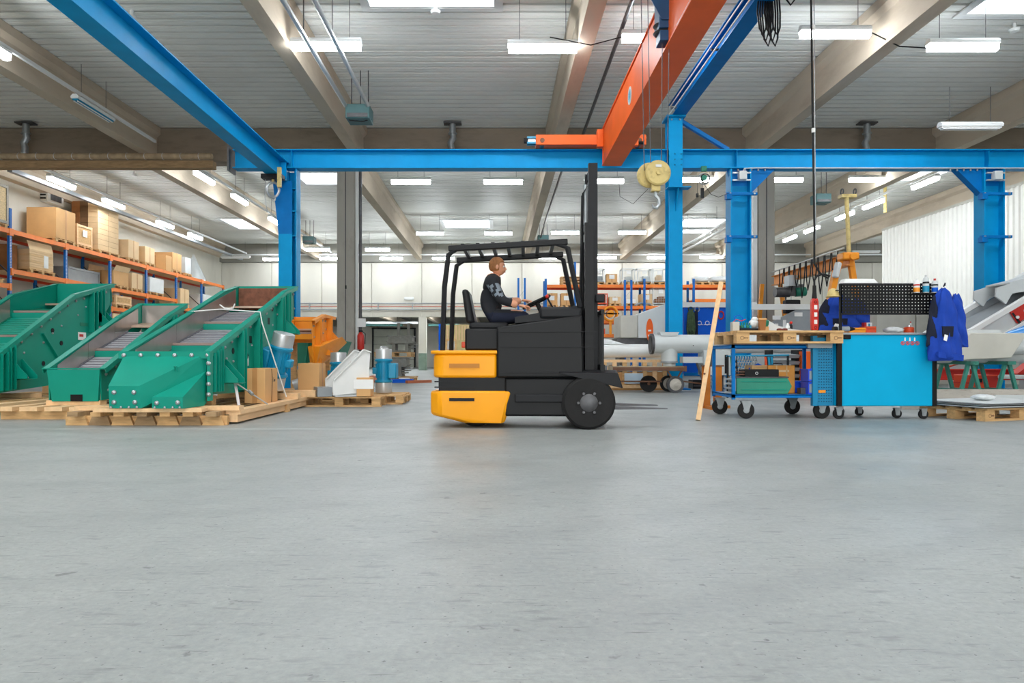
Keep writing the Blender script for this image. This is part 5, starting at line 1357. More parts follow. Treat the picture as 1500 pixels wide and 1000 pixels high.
# local: x -.55..+.6, y -.35..+.35
a0, a1, b0, b1 = -.57, .62, -.38, .36
for z0, z1, nm in ((.24, .28, 'lower_shelf'), (.81, .85, 'upper_shelf')):
    M().box(a0, a1, b0, b1, z1-.012, z1-.004).build(nm, greyw if nm[0] == 'l' else blue2, ct)
    for y in (b0, b1-.03): M().box(a0, a1, y, y+.03, z0, z1).build('shelf_rail', blue2, ct)
    for x in (a0, a1-.03): M().box(x, x+.03, b0, b1, z0, z1).build('shelf_rail', blue2, ct)
for x in (a0+.0, a1-.06):
    for y in (b0+.0, b1-.035): M().box(x, x+.035, y, y+.035, .22, .82).build('post', blue2, ct)
for x, y in ((a0+.12, b0+.04), (a1-.2, b0+.04), (a0+.02, b1-.08), (a1-.27, b1-.08)): castor(ct, (x+.05, y, 0), .095)
tp = pallet('pallet lying on top of the blue trolley', (3.28, 8.08, .862), 0)
for x in (-.5275, 0, .5275):
    m = M(); m.ring((x-.01, -.402, .061), .02, .002, 14, 4, 'y'); 
    for k in range(4): m.box(x+.016+k*.012, x+.02+k*.012, -.403, -.4, .052, .07)
    m.build('burnt_stamp', rusty, tp)
M().box(-.1, -.04, -.403, -.399, .125, .14).build('paper_label', paper, tp)
M().hull([(.27, -.44, .0), (.55, -.44, .0), (.27, -.35, .0), (.55, -.35, .0), (.27, -.44, -.06), (.53, -.47, -.06), (.27, -.42, -.055), (.53, -.45, -.055)]).build('cardboard_flap', mgrey, ct).location = (0, 0, .87)
# things on the cart pallet
zt = .862+.1445
px8 = lambda px_, Y=7.9: (px_-730)/1000*Y
t = T('valve_manifold', 'small grey green hydraulic manifold on the cart pallet, left', 'manifold', (px8(1100), 7.95, zt))
M().box(-.13, .11, -.05, .05, 0, .035).build('base', dark, t, bev=.004)
M().box(-.21, -.13, -.05, .04, 0, .11).build('end_block', beige, t, bev=.006)
for k in range(4):
    M().box(-.11+k*.03, -.085+k*.03, -.055, .04, .04, .07).build('valve', teal2 if k % 2 else dgreen, t, bev=.002)
    M().cyl((-.1+k*.03, -.03, .07), (-.1+k*.03, -.03, .1), .008, n=8).build('fitting', dgreen, t)
M().sph((.05, 0, .09), (.06, .045, .05), 12, 8).build('wrapped_part', film, t); M().sph((.06, 0, .14), (.04, .035, .03), 12, 8).build('wrapped_part', film, t)
M().tube([(-.18, 0, .11), (-.17, 0, .17), (-.12, 0, .19), (-.08, 0, .16), (-.09, 0, .11)], .006, 6).build('cable', cobalt, t)
M().tube([(-.2, .0, .1), (-.16, -.02, .14), (-.1, -.02, .12), (-.05, -.02, .14)], .005, 6).build('cable', redp, t)
t = T('cardboard_tube', 'small crumpled cardboard tube on the cart pallet', 'box', (px8(1114), 7.86, zt))
M().hull([(-.03, -.03, 0), (.03, -.03, 0), (-.03, .03, 0), (.03, .03, 0), (-.04, -.03, .14), (.04, -.03, .14), (-.03, .03, .135), (.03, .03, .14)]).build('body', card3, t)
M().box(-.045, .045, -.035, .0, .13, .145).build('flap', card, t)
t = T('tape_roll', 'green lidded tub on a cardboard block on cart pallet', 'tub', (px8(1123), 7.95, zt))
M().box(-.035, .035, -.03, .03, 0, .055).build('block', card, t); M().lathe([(.03, .055), (.04, .075), (.045, .1), (.045, .12), (.03, .13)], n=16).build('tub', dgreen, t)
t = T('bent_guard', 'grey sheet metal guard lying on the cart pallet', 'sheet part', (px8(1150), 8.1, zt))
M().prism([(-.2, 0), (.35, 0), (.33, .012), (.15, .03), (-.02, .07), (-.13, .13), (-.17, .13), (-.2, .05)], 'y', -.05, .1).build('sheet', lgrey, t)
t = T('work_gloves', 'pair of dark red gloves on the cart pallet', 'gloves', (px8(1143), 7.85, zt))
for dx in (-.03, .03): M().sph((dx, 0, .015), (.035, .025, .018), 12, 8).build('glove', mat('dark_red_leather', (110, 45, 35), .7), t)
for k in range(4): M().tube([(-.05+k*.025, -.01, .015), (-.045+k*.025, -.035, .012)], .006, 6).build('finger', mat('dark_red_leather', (1, 1, 1)), t)
t = T('spray_bottle', 'small white bottle with dark label on the cart pallet', 'bottle', (px8(1170), 8.2, zt))
M().lathe([(.022, 0), (.024, .01), (.024, .07), (.012, .09), (.012, .11)], n=14).build('bottle', white, t); M().box(-.02, .02, -.027, -.02, .015, .05).build('paper_label', dark, t)
t = T('spray_bottle', 'small dark bottle with red cap on the cart pallet', 'bottle', (px8(1176), 8.22, zt))
M().lathe([(.016, 0), (.018, .01), (.018, .08), (.008, .1)], n=14).build('bottle', dark, t); M().sph((.002, 0, .115), .018, 10, 8).build('cap', redp, t)
# on the lower shelf
zl = .28
t = T('metal_case', 'green metal tool case on the lower cart shelf', 'case', (3.13, 8.02, zl))
M().prism([(-.37, 0), (.22, 0), (.27, .09), (.22, .185), (-.37, .185)], 'y', -.12, .12).build('body', mat('case_green', (40, 140, 115), .45), t, bev=.006)
M().box(-.38, .23, -.125, .125, .185, .2).build('lid', dsteel, t); M().box(-.4, -.37, -.1, .1, .03, .18).build('end_plate', mgrey, t, bev=.005)
for z in (.045, .14): M().box(-.32, .2, -.128, -.12, z, z+.01).build('pressed_rib', green, t)
M().ring((-.405, 0, .1), .03, .005, 14, 6, 'x').build('handle', dark, t)
t = T('flat_case', 'black flat case on top of the green metal case', 'case', (3.05, 8.0, zl+.2))
M().box(-.2, .2, -.1, .1, 0, .085).build('body', black, t, bev=.008); M().ring((-.06, -.102, .04), .014, .003, 12, 5, 'y').build('latch', paper, t)
for z in (.02, .05): M().box(-.28, -.2, -.1, .1, z, z+.012).build('plate', rusty, t)
t = T('wooden_box', 'orange brown wooden box on the lower cart shelf', 'crate', (3.4, 8.25, zl))
M().box(-.2, .12, -.15, .15, 0, .33).build('body', mat('varnished_wood', (222, 150, 60), .5, var=.15, scale=4), t, bev=.006)
M().box(-.38, -.2, -.12, .12, .27, .33).build('lid_extension', wood, t); M().box(-.12, .05, -.153, -.15, .25, .275).build('stencil', card2, t)
for x in (-.1, .02): M().box(x-.008, x+.008, -.155, -.15, .0, .33).build('batten', wood, t)
M().tube([(-.08, 0, .33), (-.08, 0, .35), (.03, 0, .35), (.03, 0, .33)], .008, 6).build('handle', dsteel, t)
bb = None
for i, (x, y, z, l) in enumerate([(3.67, 7.93, zl, 'blue plastic bin at the bottom of the pair, lower cart shelf'), (3.67, 7.93, zl+.15, 'blue plastic bin on top of the pair, lower cart shelf'), (3.59, 8.25, zl, 'blue plastic bin half hidden behind the dark cart post')]):
    if bb is None:
        bb = T('storage_bin', l, 'bin', (x, y, z), 0, 'blue storage bins')
        bm_ = mat('bin_blue', (20, 80, 225), .4, var=.04)
        for s_ in (-1, 1): M().box(-.11, .11, s_*.1-.004, s_*.1+.004, 0, .14).build('side_wall', bm_, bb); M().box(s_*.11-.004, s_*.11+.004, -.1, .1, 0, .14).build('end_wall', bm_, bb)
        M().box(-.11, .11, -.1, .1, 0, .006).build('floor', bm_, bb); M().box(-.12, .12, -.11, .11, .125, .14).build('rim', bm_, bb)
        M().box(-.105, -.06, -.106, -.102, .02, .12).build('label_slot', mgrey, bb)
    else: dup(bb, (x, y, z), None, l)
M().hull([(-.1, -.11, .14), (.1, -.11, .14), (-.02, -.11, .2), (.02, -.11, .2), (-.1, -.1, .14), (.1, -.1, .14), (-.02, -.1, .2), (.02, -.1, .2)]).build('grip', MATS['bin_blue'], list(o for o in COL.objects if o.name.startswith('storage_bin'))[1])
pst = None
for k in range(4):
    z = zl+k*.052
    if pst is None:
        pst = T('flange_disc', 'grey flange in the stack on lower cart shelf, bottom one', 'flange', (2.77, 8.05, z), 0, 'stacked grey flanges')
        M().lathe([(.045, 0), (.1, .0), (.105, .01), (.1, .02), (.06, .025), (.055, .05), (.03, .052)], n=20).build('disc', mgrey, pst)
    else: dup(pst, (2.77+.006*k, 8.05, z), None, 'grey flange in the stack on lower cart shelf, %s from below' % ORD[k])
t = T('hose_ring', 'blue hose loop behind the black flat case', 'hose', (3.12, 8.2, zl+.27))
M().tube([(-.14, 0, -.06), (-.09, 0, .03), (0, 0, .07), (.09, 0, .03), (.12, 0, -.06)], .014, 8).build('hose', cobalt, t)
tag(M().box(3.5, 3.58, 7.9, 8.0, zl, zl+.07).build('steel_block', dsteel), 'small dark steel block beside the blue bins', 'block')
tag(M().prism([(2.8, .0), (3.0, .0), (3.02, .03), (2.98, .06), (2.84, .05), (2.79, .03)], 'y', 8.2, 8.28).build('leather_pouch', card), 'tan roll behind the flange stack', 'roll')
COL.objects['leather_pouch'].location = (0, 0, .44)
# leaning timber
t = T('leaning_timber', 'pale square timber leaning against the cart pallet', 'timber', (2.23, 7.62, 0))
M().beam((-.0, 0, .0), (.36, .32, 1.57), .085, .05, (1, -.3, 0)).build('timber', wood2, t)
M().sph((.09, .06, .52), .012, 8, 6).build('knot', rusty, t)
# orange stand behind it
t = T('steel_stand', 'orange brown steel stand behind the leaning timber', 'stand', (3.02, 9.5, 0))
ob = mat('stand_orange', (205, 120, 35), .5, dirt=(120, 70, 30))
M().ibeam((-.13, 0, .04), (-.13, 0, .58), .09, .1, .01, .01, (0, 1, 0)).build('post', ob, t); M().ibeam((.03, 0, .04), (.03, 0, .58), .09, .1, .01, .01, (0, 1, 0)).build('post', ob, t)
M().box(-.22, .2, -.03, .03, 0, .04).build('foot', ob, t); M().box(-.16, -.1, -.3, .3, 0, .04).build('foot', ob, t); M().box(-.18, .1, -.06, .06, .58, .6).build('head_plate', rusty, t); M().box(-.08, -.03, -.02, .02, .6, .8).build('screw', dsteel, t)

# blue workshop cabinet on castors
CX0, CX1, CY0, CY1 = 3.84, 4.96, 7.75, 8.35
tc = T('tool_cabinet', 'large bright blue tool cabinet with perforated black back panel', 'tool cabinet', ((CX0+CX1)/2, (CY0+CY1)/2, 0))
hx, hy = (CX1-CX0)/2, (CY1-CY0)/2
M().box(-hx, hx, -hy, hy, .15, .96).build('body', bluetool, tc, bev=.012)
M().box(-hx+.0, -hx+.06, -hy-.012, -hy+.02, .15, .96).build('corner_trim', black, tc, bev=.006); M().box(hx-.035, hx+.014, -hy-.012, -hy+.02, .15, .96).build('corner_trim', black, tc, bev=.006)
M().box(-hx-.01, -hx+.16, -hy-.016, -hy+.04, .91, .97).build('corner_cap', black, tc, bev=.01)
M().box(-hx-.02, hx+.02, -hy-.02, hy+.02, .96, .985).build('worktop', mgrey, tc, bev=.005)
# perforated left side panel leaf
M().box(-hx-.22, -hx-.005, -hy+.06, -hy+.09, .15, .93).build('side_door', toolside, tc, bev=.005)
ph = M()
for i in range(7):
    for j in range(22): ph.bx((-hx-.2+i*.028, -hy+.058, .2+j*.032), (.008, .006, .008))
ph.build('perforation', black, tc, smooth=0)['kind'] = 'stuff'
M().box(-hx-.18, -hx-.1, -hy+.05, -hy+.06, .3, .33).build('maker_label', gyellow, tc)
M().box(-hx-.25, -hx-.2, -hy+.04, -hy+.1, .15, .95).build('door_edge', toolside, tc)
for x, y, r in ((-hx+.05, -hy+.06, .062), (hx-.1, -hy+.06, .055), (-hx-.14, -hy+.12, .06), (hx-.35, -hy+.15, .055), (hx-.6, hy-.1, .05), (-.25, hy-.06, .05)): castor(tc, (x, y, 0), r, w_=.03)
# warning pictograms
wr = mat('warning_red', (215, 60, 50), .5)
for k in range(4):
    o = M().ring((.19+k*.055, -hy-.003, .865), .02, .004, 16, 5, 'y').build('warning_sign', wr, tc)
    m = M(); m.beam((.177+k*.055, -hy-.004, .878), (.203+k*.055, -hy-.004, .852), .004, .005); m.box(.185+k*.055, .195+k*.055, -hy-.004, -hy-.0, .855, .875); m.build('warning_symbol', wr, o)
for k in range(3):
    m = M(); m.bx((.215+k*.055, -hy-.003, .905), (.014, .004, .03)); m.bx((.215+k*.055, -hy-.003, .925), (.008, .004, .01)); m.build('care_symbol', paper, tc)
# perforated back panel with true holes
def perf(x0, x1, z0, z1, y, pitch=.036, hole=.009):
    m = M(); nx = int((x1-x0)/pitch); nz = int((z1-z0)/pitch); px_ = (x1-x0)/nx; pz = (z1-z0)/nz
    for i in range(nx):
        for j in range(nz):
            a, c = x0+i*px_, z0+j*pz; e = (px_-hole)/2; f = (pz-hole)/2
            v = [(a, y, c), (a+px_, y, c), (a+px_, y, c+pz), (a, y, c+pz), (a+e, y, c+f), (a+px_-e, y, c+f), (a+px_-e, y, c+pz-f), (a+e, y, c+pz-f)]
            m.add(v, [(0, 1, 5, 4), (1, 2, 6, 5), (2, 3, 7, 6), (3, 0, 4, 7)])
    return m
pbk = perf(-hx+.06, hx+.02, 1.20, 1.53, -hy+.02).build('perforated_panel', black, tc, smooth=0)
for x in (-hx+.06, hx+.01): M().box(x-.012, x+.012, -hy+.02, -hy+.045, .985, 1.53).build('panel_post', black, tc)
M().box(-hx+.05, hx+.03, -hy+.01, -hy+.05, 1.525, 1.545).build('panel_rail', dark, tc); M().box(-hx+.05, hx+.03, -hy+.01, -hy+.05, 1.19, 1.205).build('panel_rail', dark, tc)
M().box(.25, .62, -hy-.08, -hy+.02, 1.415, 1.42).build('can_shelf', black, tc); M().box(.25, .62, -hy-.082, -hy-.078, 1.415, 1.43).build('can_shelf_lip', black, tc)
ox_, oy_ = (CX0+CX1)/2, (CY0+CY1)/2
def can(x, cols, h, l):
    t = T('spray_can', l, 'spray can', (ox_+x, oy_-hy-.03, 1.422))
    M().lathe([(.03, 0), (.032, .006), (.032, h-.03), (.027, h-.012), (.014, h)], n=18).build('body', cols[0], t)
    M().cyl((0, 0, h-.004), (0, 0, h+.022), .012, n=12).build('cap', cols[2], t)
    M().lathe([(.0325, .02), (.033, .022), (.033, h*.45), (.0325, h*.46)], n=18).build('lower_band', cols[1], t)
    M().lathe([(.0325, h*.6), (.033, h*.61), (.033, h*.7), (.0325, h*.71)], n=18).build('upper_band', cols[3], t)
can(.33, (paper, gyellow, white, redp), .15, 'spray can with red and yellow bands, left on the panel shelf')
can(.435, (lgrey, teal2, alu, dark), .19, 'tallest spray can with blue base in the middle of three')
can(.535, (lgrey, cobalt, redp, dark), .15, 'spray can with dark blue band, right on the panel shelf')
t = T('grey_tray', 'white plastic tray on top of the perforated panel', 'tray', (ox_-hx+.28, oy_-hy+.08, 1.546))
M().hull([(-.19, -.05, 0), (.22, -.05, 0), (-.19, .08, 0), (.22, .08, 0), (-.16, -.04, .055), (.17, -.04, .055), (-.16, .07, .055), (.17, .07, .055)]).build('tray', white, t, bev=.01)
# hanging jacket right side: folded cloth
def jacket(label, loc, s_=1, rz=0, sd=1):
    t = T('work_jacket', label, 'jacket', loc, rz)
    m = M(); n, k = 30, 20; rd = random.Random(sd)
    prof = [(.02, 0), (.05, -.03), (.09, -.12), (.10, -.25), (.12, -.4), (.135, -.55), (.13, -.62)]
    def cloth_(prof_, cx, amp, name, mt, nf=5, ph_=0, lean=0):
        m = M(); n = 36; rows = []
        for i in range(25):
            f = i/24*(len(prof_)-1); a = int(min(f, len(prof_)-2)); u = f-a
            r = prof_[a][0]*(1-u)+prof_[a+1][0]*u; z = prof_[a][1]*(1-u)+prof_[a+1][1]*u
            for j in range(n):
                t_ = 2*PI*j/n; rr = r*(1+amp*math.sin(nf*t_+ph_+z*5)+amp*.5*math.sin(11*t_-z*13))
                m.v.append((cx+rr*math.cos(t_)+lean*(-z), rr*.6*math.sin(t_)+.008*math.sin(z*30+t_*2), z+.012*math.sin(3*t_+ph_)))
        for i in range(24):
            for j in range(n): m.f.append((i*n+j, i*n+(j+1) % n, (i+1)*n+(j+1) % n, (i+1)*n+j))
        m.f.append(tuple(range(n))); m.f.append(tuple(range(24*n, 25*n)))
        return m.build(name, mt, t, smooth=180)
    b = cloth_(prof, 0, .13, 'body', cloth)
    cloth_([(.02, -.05), (.05, -.12), (.06, -.25), (.055, -.38), (.05, -.47), (.052, -.5)], .1, .1, 'sleeve', cloth, 4, 1, .12)
    cloth_([(.02, -.06), (.035, -.15), (.045, -.3), (.045, -.46), (.04, -.5)], -.07, .1, 'sleeve', clothd, 4, 2, -.08)
    M().hull([(-.06, -.085, -.33), (.03, -.09, -.33), (-.06, -.075, -.42), (.03, -.08, -.42), (-.06, -.06, -.33), (.03, -.06, -.42)]).build('pocket', clothd, t)
    M().hull([(-.05, -.09, -.4), (-.02, -.09, -.41), (-.035, -.095, -.46), (-.06, -.09, -.45), (-.04, -.07, -.43)]).build('label_patch', paper, t)
    M().hull([(-.1, -.085, -.55), (.12, -.085, -.58), (-.1, -.085, -.6), (.12, -.08, -.63), (-.1, -.02, -.56), (.12, -.02, -.6)]).build('hem_band', cloth, t)
    M().tube([(0, 0, .02), (.0, -.02, .05), (.01, 0, .03)], .006, 6).build('hanger_loop', clothd, t)
    t.scale = (s_, s_, s_)
    return t
jacket('blue and black work jacket hanging on the right cabinet corner', (ox_+hx+.03, oy_-hy-.1, 1.47), 1.28)
# the blue clothing behind the panel, with yellow cap on the post
t = jacket('blue jacket with navy sleeve hanging behind the perforated panel', (ox_-hx+.28, oy_+.2, 1.45), 1.0, 0, 4)
t.scale = (1.9, 1, .85)
t = T('hard_hat', 'yellow hard hat hanging left of the perforated panel', 'helmet', (ox_-hx+.0, oy_-hy+.08, 1.40))
M().lathe([(.066, 0), (.064, .03), (.055, .06), (.035, .085), (.01, .095)], n=20).build('shell', brass, t); M().lathe([(.066, 0), (.08, -.004), (.08, .004), (.066, .008)], n=20).build('brim', brass, t); M().box(-.004, .06, -.07, -.06, .06, .07).build('hook', dark, t)
# on the worktop
zw = .987
items = [('orange_case', 'low orange plastic case on the cabinet worktop', 'case', -.26, .2, .06, gyellow), ('orange_case', 'taller orange box right of the low orange case', 'case', -.1, .12, .075, orred)]
for n_, l, c_, x, w_, h, mm in items:
    t = T(n_, l, c_, (ox_+x, oy_-.1, zw)); M().box(-w_/2, w_/2, -.08, .08, 0, h).build('body', mm, t, bev=.008); M().box(-w_/2+.01, w_/2-.01, -.083, -.08, h*.55, h*.6).build('seam', dark, t)
t = T('cordless_drill', 'grey and black hand drill at left end of worktop', 'drill', (ox_-hx+.14, oy_-hy+.12, zw))
M().cyl((-.08, 0, .04), (.06, 0, .045), .03, n=14).build('motor_housing', mgrey, t); M().lathe([(.028, .06), (.02, .1), (.008, .13)], (0, 0, .045), 12, 'x').build('chuck', dark, t); M().cyl((-.12, 0, .04), (-.08, 0, .04), .033, n=14).build('end_cap', dark, t)
t = T('tissue_box', 'red and white narrow carton on the worktop', 'box', (ox_+.0, oy_+.1, zw)); M().box(-.045, .045, -.03, .03, 0, .13).build('body', paper, t); M().box(-.046, -.02, -.031, .031, .0, .131).build('stripe', redp, t); M().box(.0, .02, -.032, .031, .02, .12).build('stripe', teal2, t)
lumpy('crumpled white rag on the cabinet worktop', 'rag', (ox_+.2, oy_-.1, zw), (.11, .09, .035), film, 'rag', None, 9)
t = T('small_drum', 'orange lidded pot beside the rag on worktop', 'pot', (ox_+.38, oy_-.1, zw)); M().lathe([(.05, 0), (.055, .01), (.055, .06), (.045, .07)], n=18).build('body', orred, t); M().lathe([(.03, .07), (.03, .09)], n=14).build('lid', alu, t)
t = T('small_bottle', 'small white bottle with red tip near the jacket', 'bottle', (ox_+.45, oy_-.02, zw)); M().lathe([(.022, 0), (.024, .01), (.024, .07), (.01, .09), (.008, .12)], n=14).build('bottle', white, t); M().cyl((0, 0, .12), (0, 0, .14), .007, n=8).build('tip', redp, t)

# second pallet and sheets at right edge
tr = pallet('pallet with sheet metal on it at the right edge', (5.78, 8.05, 0), -.0)
tr.rotation_euler = (0, 0, .32)
m = M(); m.ring((-.5275, -.402, .061), .02, .002, 14, 4, 'y'); [m.box(-.51+k*.012, -.506+k*.012, -.403, -.4, .052, .07) for k in range(4)]
m.build('burnt_stamp', rusty, tr)
rd = random.Random(4)
for k in range(6):
    z = .146+k*.009; dx, dy = rd.uniform(-.05, .05), rd.uniform(-.05, .05)
    o = M().box(-.63, .63, -.42, .42, 0, .006).build('steel_sheet', lgrey if k % 2 else dsteel, loc=(5.78+dx, 8.05+dy, z)); o.rotation_euler = (0, 0, .32+rd.uniform(-.06, .06))
    tag(o, 'thin steel sheet on the right edge pallet, %s from below' % ORD[k], 'metal sheet', 'steel sheets on the pallet')
lumpy('white crumpled cloth on the sheet metal stack', 'rag', (5.72, 8.05, .2), (.13, .1, .035), film, 'rag', None, 8)
tag(M().box(5.5, 8.2, 9.3, 9.35, .0, .27).build('weathered_board', greyw), 'wide weathered board standing behind the right pallet', 'board')
tag(M().box(6.7, 7.35, 9.2, 9.23, .1, .2).build('grey_plate', lgrey), 'pale rectangular plate leaning on the weathered board', 'plate')
# trestles
trm = mat('trestle_green', (50, 130, 115), .5, dirt=(70, 60, 40), damt=.6)
tt = T('steel_trestle', 'green steel trestle nearest the hanging jacket', 'trestle', (7.05, 10.5, 0), 0, 'green trestles')
for s_ in (-1, 1):
    for y in (-.3, .3): M().beam((s_*.19, y, 0), (s_*.03, y, .62), .045, .045).build('leg', trm, tt)
M().box(-.06, .06, -.4, .4, .6, .65).build('top_bar', trm, tt); 
for s_ in (-1, 1): M().beam((s_*.13, -.3, .22), (s_*.13, .3, .22), .03, .03).build('cross_tie', trm, tt)
dup(tt, (7.6, 10.5, 0), 0, 'green steel trestle under the pale body, right of the red box')
# pale machine body
bdy = T('machine_hull', 'large pale grey machine housing tube resting on the trestles', 'machine body', (8.0, 10.6, .65))
M().prism([(-1.3, 0), (-1.15, .28), (-.95, .42), (-.1, .42), (-.35, .05), (-.9, .03)], 'y', -.42, .35).build('wedge_housing', beige, bdy, bev=.01)
M().cyl((-1.4, 0, .14), (2.5, 0, .14), .17, n=28).build('main_tube', lgrey, bdy)
M().box(-1.2, -.35, -.2, .2, .4, .48).build('top_flange', lgrey, bdy)
M().tube([(-.4, -.1, .33), (.2, -.1, .42), (.8, -.1, .56), (2.2, -.1, .62)], [.03, .16, .22, .22], 24).build('blue_cowling', mat('cowling_blue', (50, 135, 210), .3, coat=.3), bdy)
M().tube([(-.4, -.2, .22), (.6, -.22, .3), (2.2, -.22, .38)], .15, 20).build('lower_cowling', lgrey, bdy)
M().box(.6, .7, -.2, -.17, .05, .15).build('plate', mgrey, bdy)
# inclined truss with red plate
tr2 = T('inclined_conveyor', 'pale grey inclined box beam with red plate at right', 'conveyor', (8.6, 13.2, 0))
def incl(x0, z0, x1, z1, w_, y0, y1, mt, nm, **k): return M().prism([(x0, z0), (x1, z1), (x1-w_*.45, z1+w_*.9), (x0-w_*.45, z0+w_*.9)], 'y', y0, y1).build(nm, mt, tr2, **k)
def RB_(a, b, y, w_, h, nm, mt): return M().beam((a[0], y, a[1]), (b[0], y, b[1]), w_, h).build(nm, mt, tr2, bev=.005)
RB_((-.12, 1.15), (2.1, 2.48), .42, .12, .09, 'rail', white); RB_((.16, 1.15), (2.1, 2.3), -.42, .12, .09, 'rail', white); RB_((.75, 1.08), (2.1, 1.9), -.44, .1, .07, 'rail', white)
M().prism([(.2, 1.14), (2.1, 2.26), (2.1, 1.9), (.8, 1.1)], 'y', -.42, -.39).build('side_plate', lgrey, tr2, smooth=0)
M().prism([(-.1, 1.12), (2.1, 2.4), (2.1, 2.05), (.5, 1.1)], 'y', .36, .39).build('side_plate', mgrey, tr2, smooth=0)
M().add([(.05, -.38, 1.1), (2.1, -.38, 2.12), (2.1, .38, 2.22), (-.0, .38, 1.12), (.05, -.38, 1.07), (2.1, -.38, 2.09), (2.1, .38, 2.19), (0, .38, 1.09)], [(0, 1, 2, 3), (7, 6, 5, 4), (0, 4, 5, 1), (2, 6, 7, 3), (1, 5, 6, 2), (3, 7, 4, 0)]).build('trough', mgrey, tr2, smooth=0)
M().prism([(.94, 1.57), (1.39, 1.83), (1.53, 1.62), (1.09, 1.34)], 'y', -.47, -.425).build('red_plate', redp, tr2, bev=.02)
M().prism([(.97, 1.53), (1.0, 1.55), (1.15, 1.36), (1.11, 1.335)], 'y', -.475, -.47).build('plate_joint', dark, tr2)
for x, z in ((1.07, 1.46), (1.22, 1.58), (1.4, 1.7)): M().cyl((x, -.5, z), (x, -.47, z), .028, n=12).build('bolt', paper, tr2)
br_ = [(.8, 2.02), (.79, 1.86), (.98, 1.72), (1.1, 1.92), (1.5, 1.98), (2.1, 2.25), (2.1, 2.4), (1.5, 2.2), (1.05, 2.1)]
for y in (-.3, .3): M().prism(br_, 'y', y-.02, y+.02).build('bracket_plate', lgrey, tr2, smooth=0)
M().prism([(1.05, 2.1), (1.5, 2.2), (2.1, 2.4), (2.1, 2.44), (1.5, 2.24), (1.05, 2.13)], 'y', -.32, .32).build('cover', lgrey, tr2, smooth=0)
M().cyl((1.62, -.5, 1.78), (1.62, -.42, 1.78), .11, n=20).build('bearing', dsteel, tr2)
M().box(.3, .42, -.3, .3, 0, 1.2).build('support_post', lgrey, tr2); M().box(1.7, 1.82, -.3, .3, 0, 1.9).build('support_post', lgrey, tr2)
# red beams and box
tag(M().ibeam((7.5, 12.5, .4), (11.5, 12.5, .4), .18, .2, .02, .014).build('red_beam', redp), 'long red steel beam lying behind the trestles', 'steel beam')
for x in (7.7, 11): tag(M().box(x-.1, x+.1, 12.35, 12.65, 0, .3).build('steel_block', dsteel), 'dark block under the long red beam, %s end' % ('left' if x < 9 else 'right'), 'block', 'blocks under the red beam')
t = T('red_toolbox', 'orange red steel chest between the green trestles', 'chest', (7.95, 11.4, 0)); 
M().box(-.22, .25, -.2, .2, 0, .42).build('body', orred, t, bev=.01); M().box(-.23, .02, -.21, .2, .28, .3).build('lid_edge', redp, t); M().box(-.12, -.02, -.215, -.2, .3, .36).build('latch', dark, t); M().cyl((-.1, 0, .42), (-.1, 0, .52), .02, n=8).build('handle', steel, t)
M().box(.06, .25, -.22, -.2, .02, .4).build('front_panel', redp, t)
tag(M().cyl((8.0, 10.9, .4), (9.6, 10.9, .38), .035, n=12).build('steel_tube', lgrey), 'pale tube lying low behind the right trestle', 'tube')
t = T('sign_board', 'small yellow sign hanging below the pale machine body', 'sign', (8.15, 10.2, .66)); M().box(-.12, .14, -.01, .01, -.17, -.02).build('board', gyellow, t)
m = M(); [m.box(-.09, .1, -.013, -.01, -.06-k*.04, -.045-k*.04) for k in range(3)]; m.build('print', rusty, t)
tag(M().tube([(6.9, 11.2, .42), (7.2, 11.2, .5), (7.6, 11.2, .62), (7.75, 11.2, .66)], .014, 6).build('air_hose', orred), 'orange and white air hose under the pale body', 'hose')
tag(M().box(9.6, 9.9, 12.0, 12.3, 0, 1.0).build('blue_post', cobalt), 'blue steel post behind the yellow sign', 'post')
tag(M().hull([(9.2, 12.1, .42), (10.4, 12.1, .42), (10.4, 12.1, .8), (9.7, 12.1, .8), (9.2, 12.3, .42), (10.4, 12.3, .42), (10.4, 12.3, .8), (9.7, 12.3, .8)]).build('red_wedge', redp), 'dark red steel wedge at the right edge', 'steel part')
# grey cupboards near white sheet wall
t = T('steel_cupboard', 'low grey steel cupboard before the white sheet wall', 'cabinet', (12.2, 18.5, 0))
for k in range(4): 
    d_ = M().box(-2.1+k*1.05, -1.08+k*1.05, -.3, .3, 0, 1.95).build('door', mgrey if k == 2 else beige, t, bev=.01); M().box(-1.2+k*1.05, -1.17+k*1.05, -.33, -.3, .9, 1.05).build('handle', dsteel, d_)
tag(M().tube([(12.0, 18.4, 1.98), (12.6, 18.4, 2.04), (13.0, 18.4, 2.1)], [.02, .03, .07], 8).build('hand_tool', rusty), 'rusty bar lying on the grey cupboard', 'tool')
t = T('steel_cupboard', 'pale steel lockers behind the yellow gantry leg', 'cabinet', (12.2, 25.5, 0))
for k in range(3):
    d_ = M().box(-.9+k*.7, -.22+k*.7, -.3, .3, 0, 2.4).build('door', lgrey, t, bev=.01); m = M(); [m.box(-.8+k*.7, -.35+k*.7, -.31, -.3, 2.1-j*.06, 2.13-j*.06) for j in range(4)]; m.build('vent_slots', dsteel, d_)

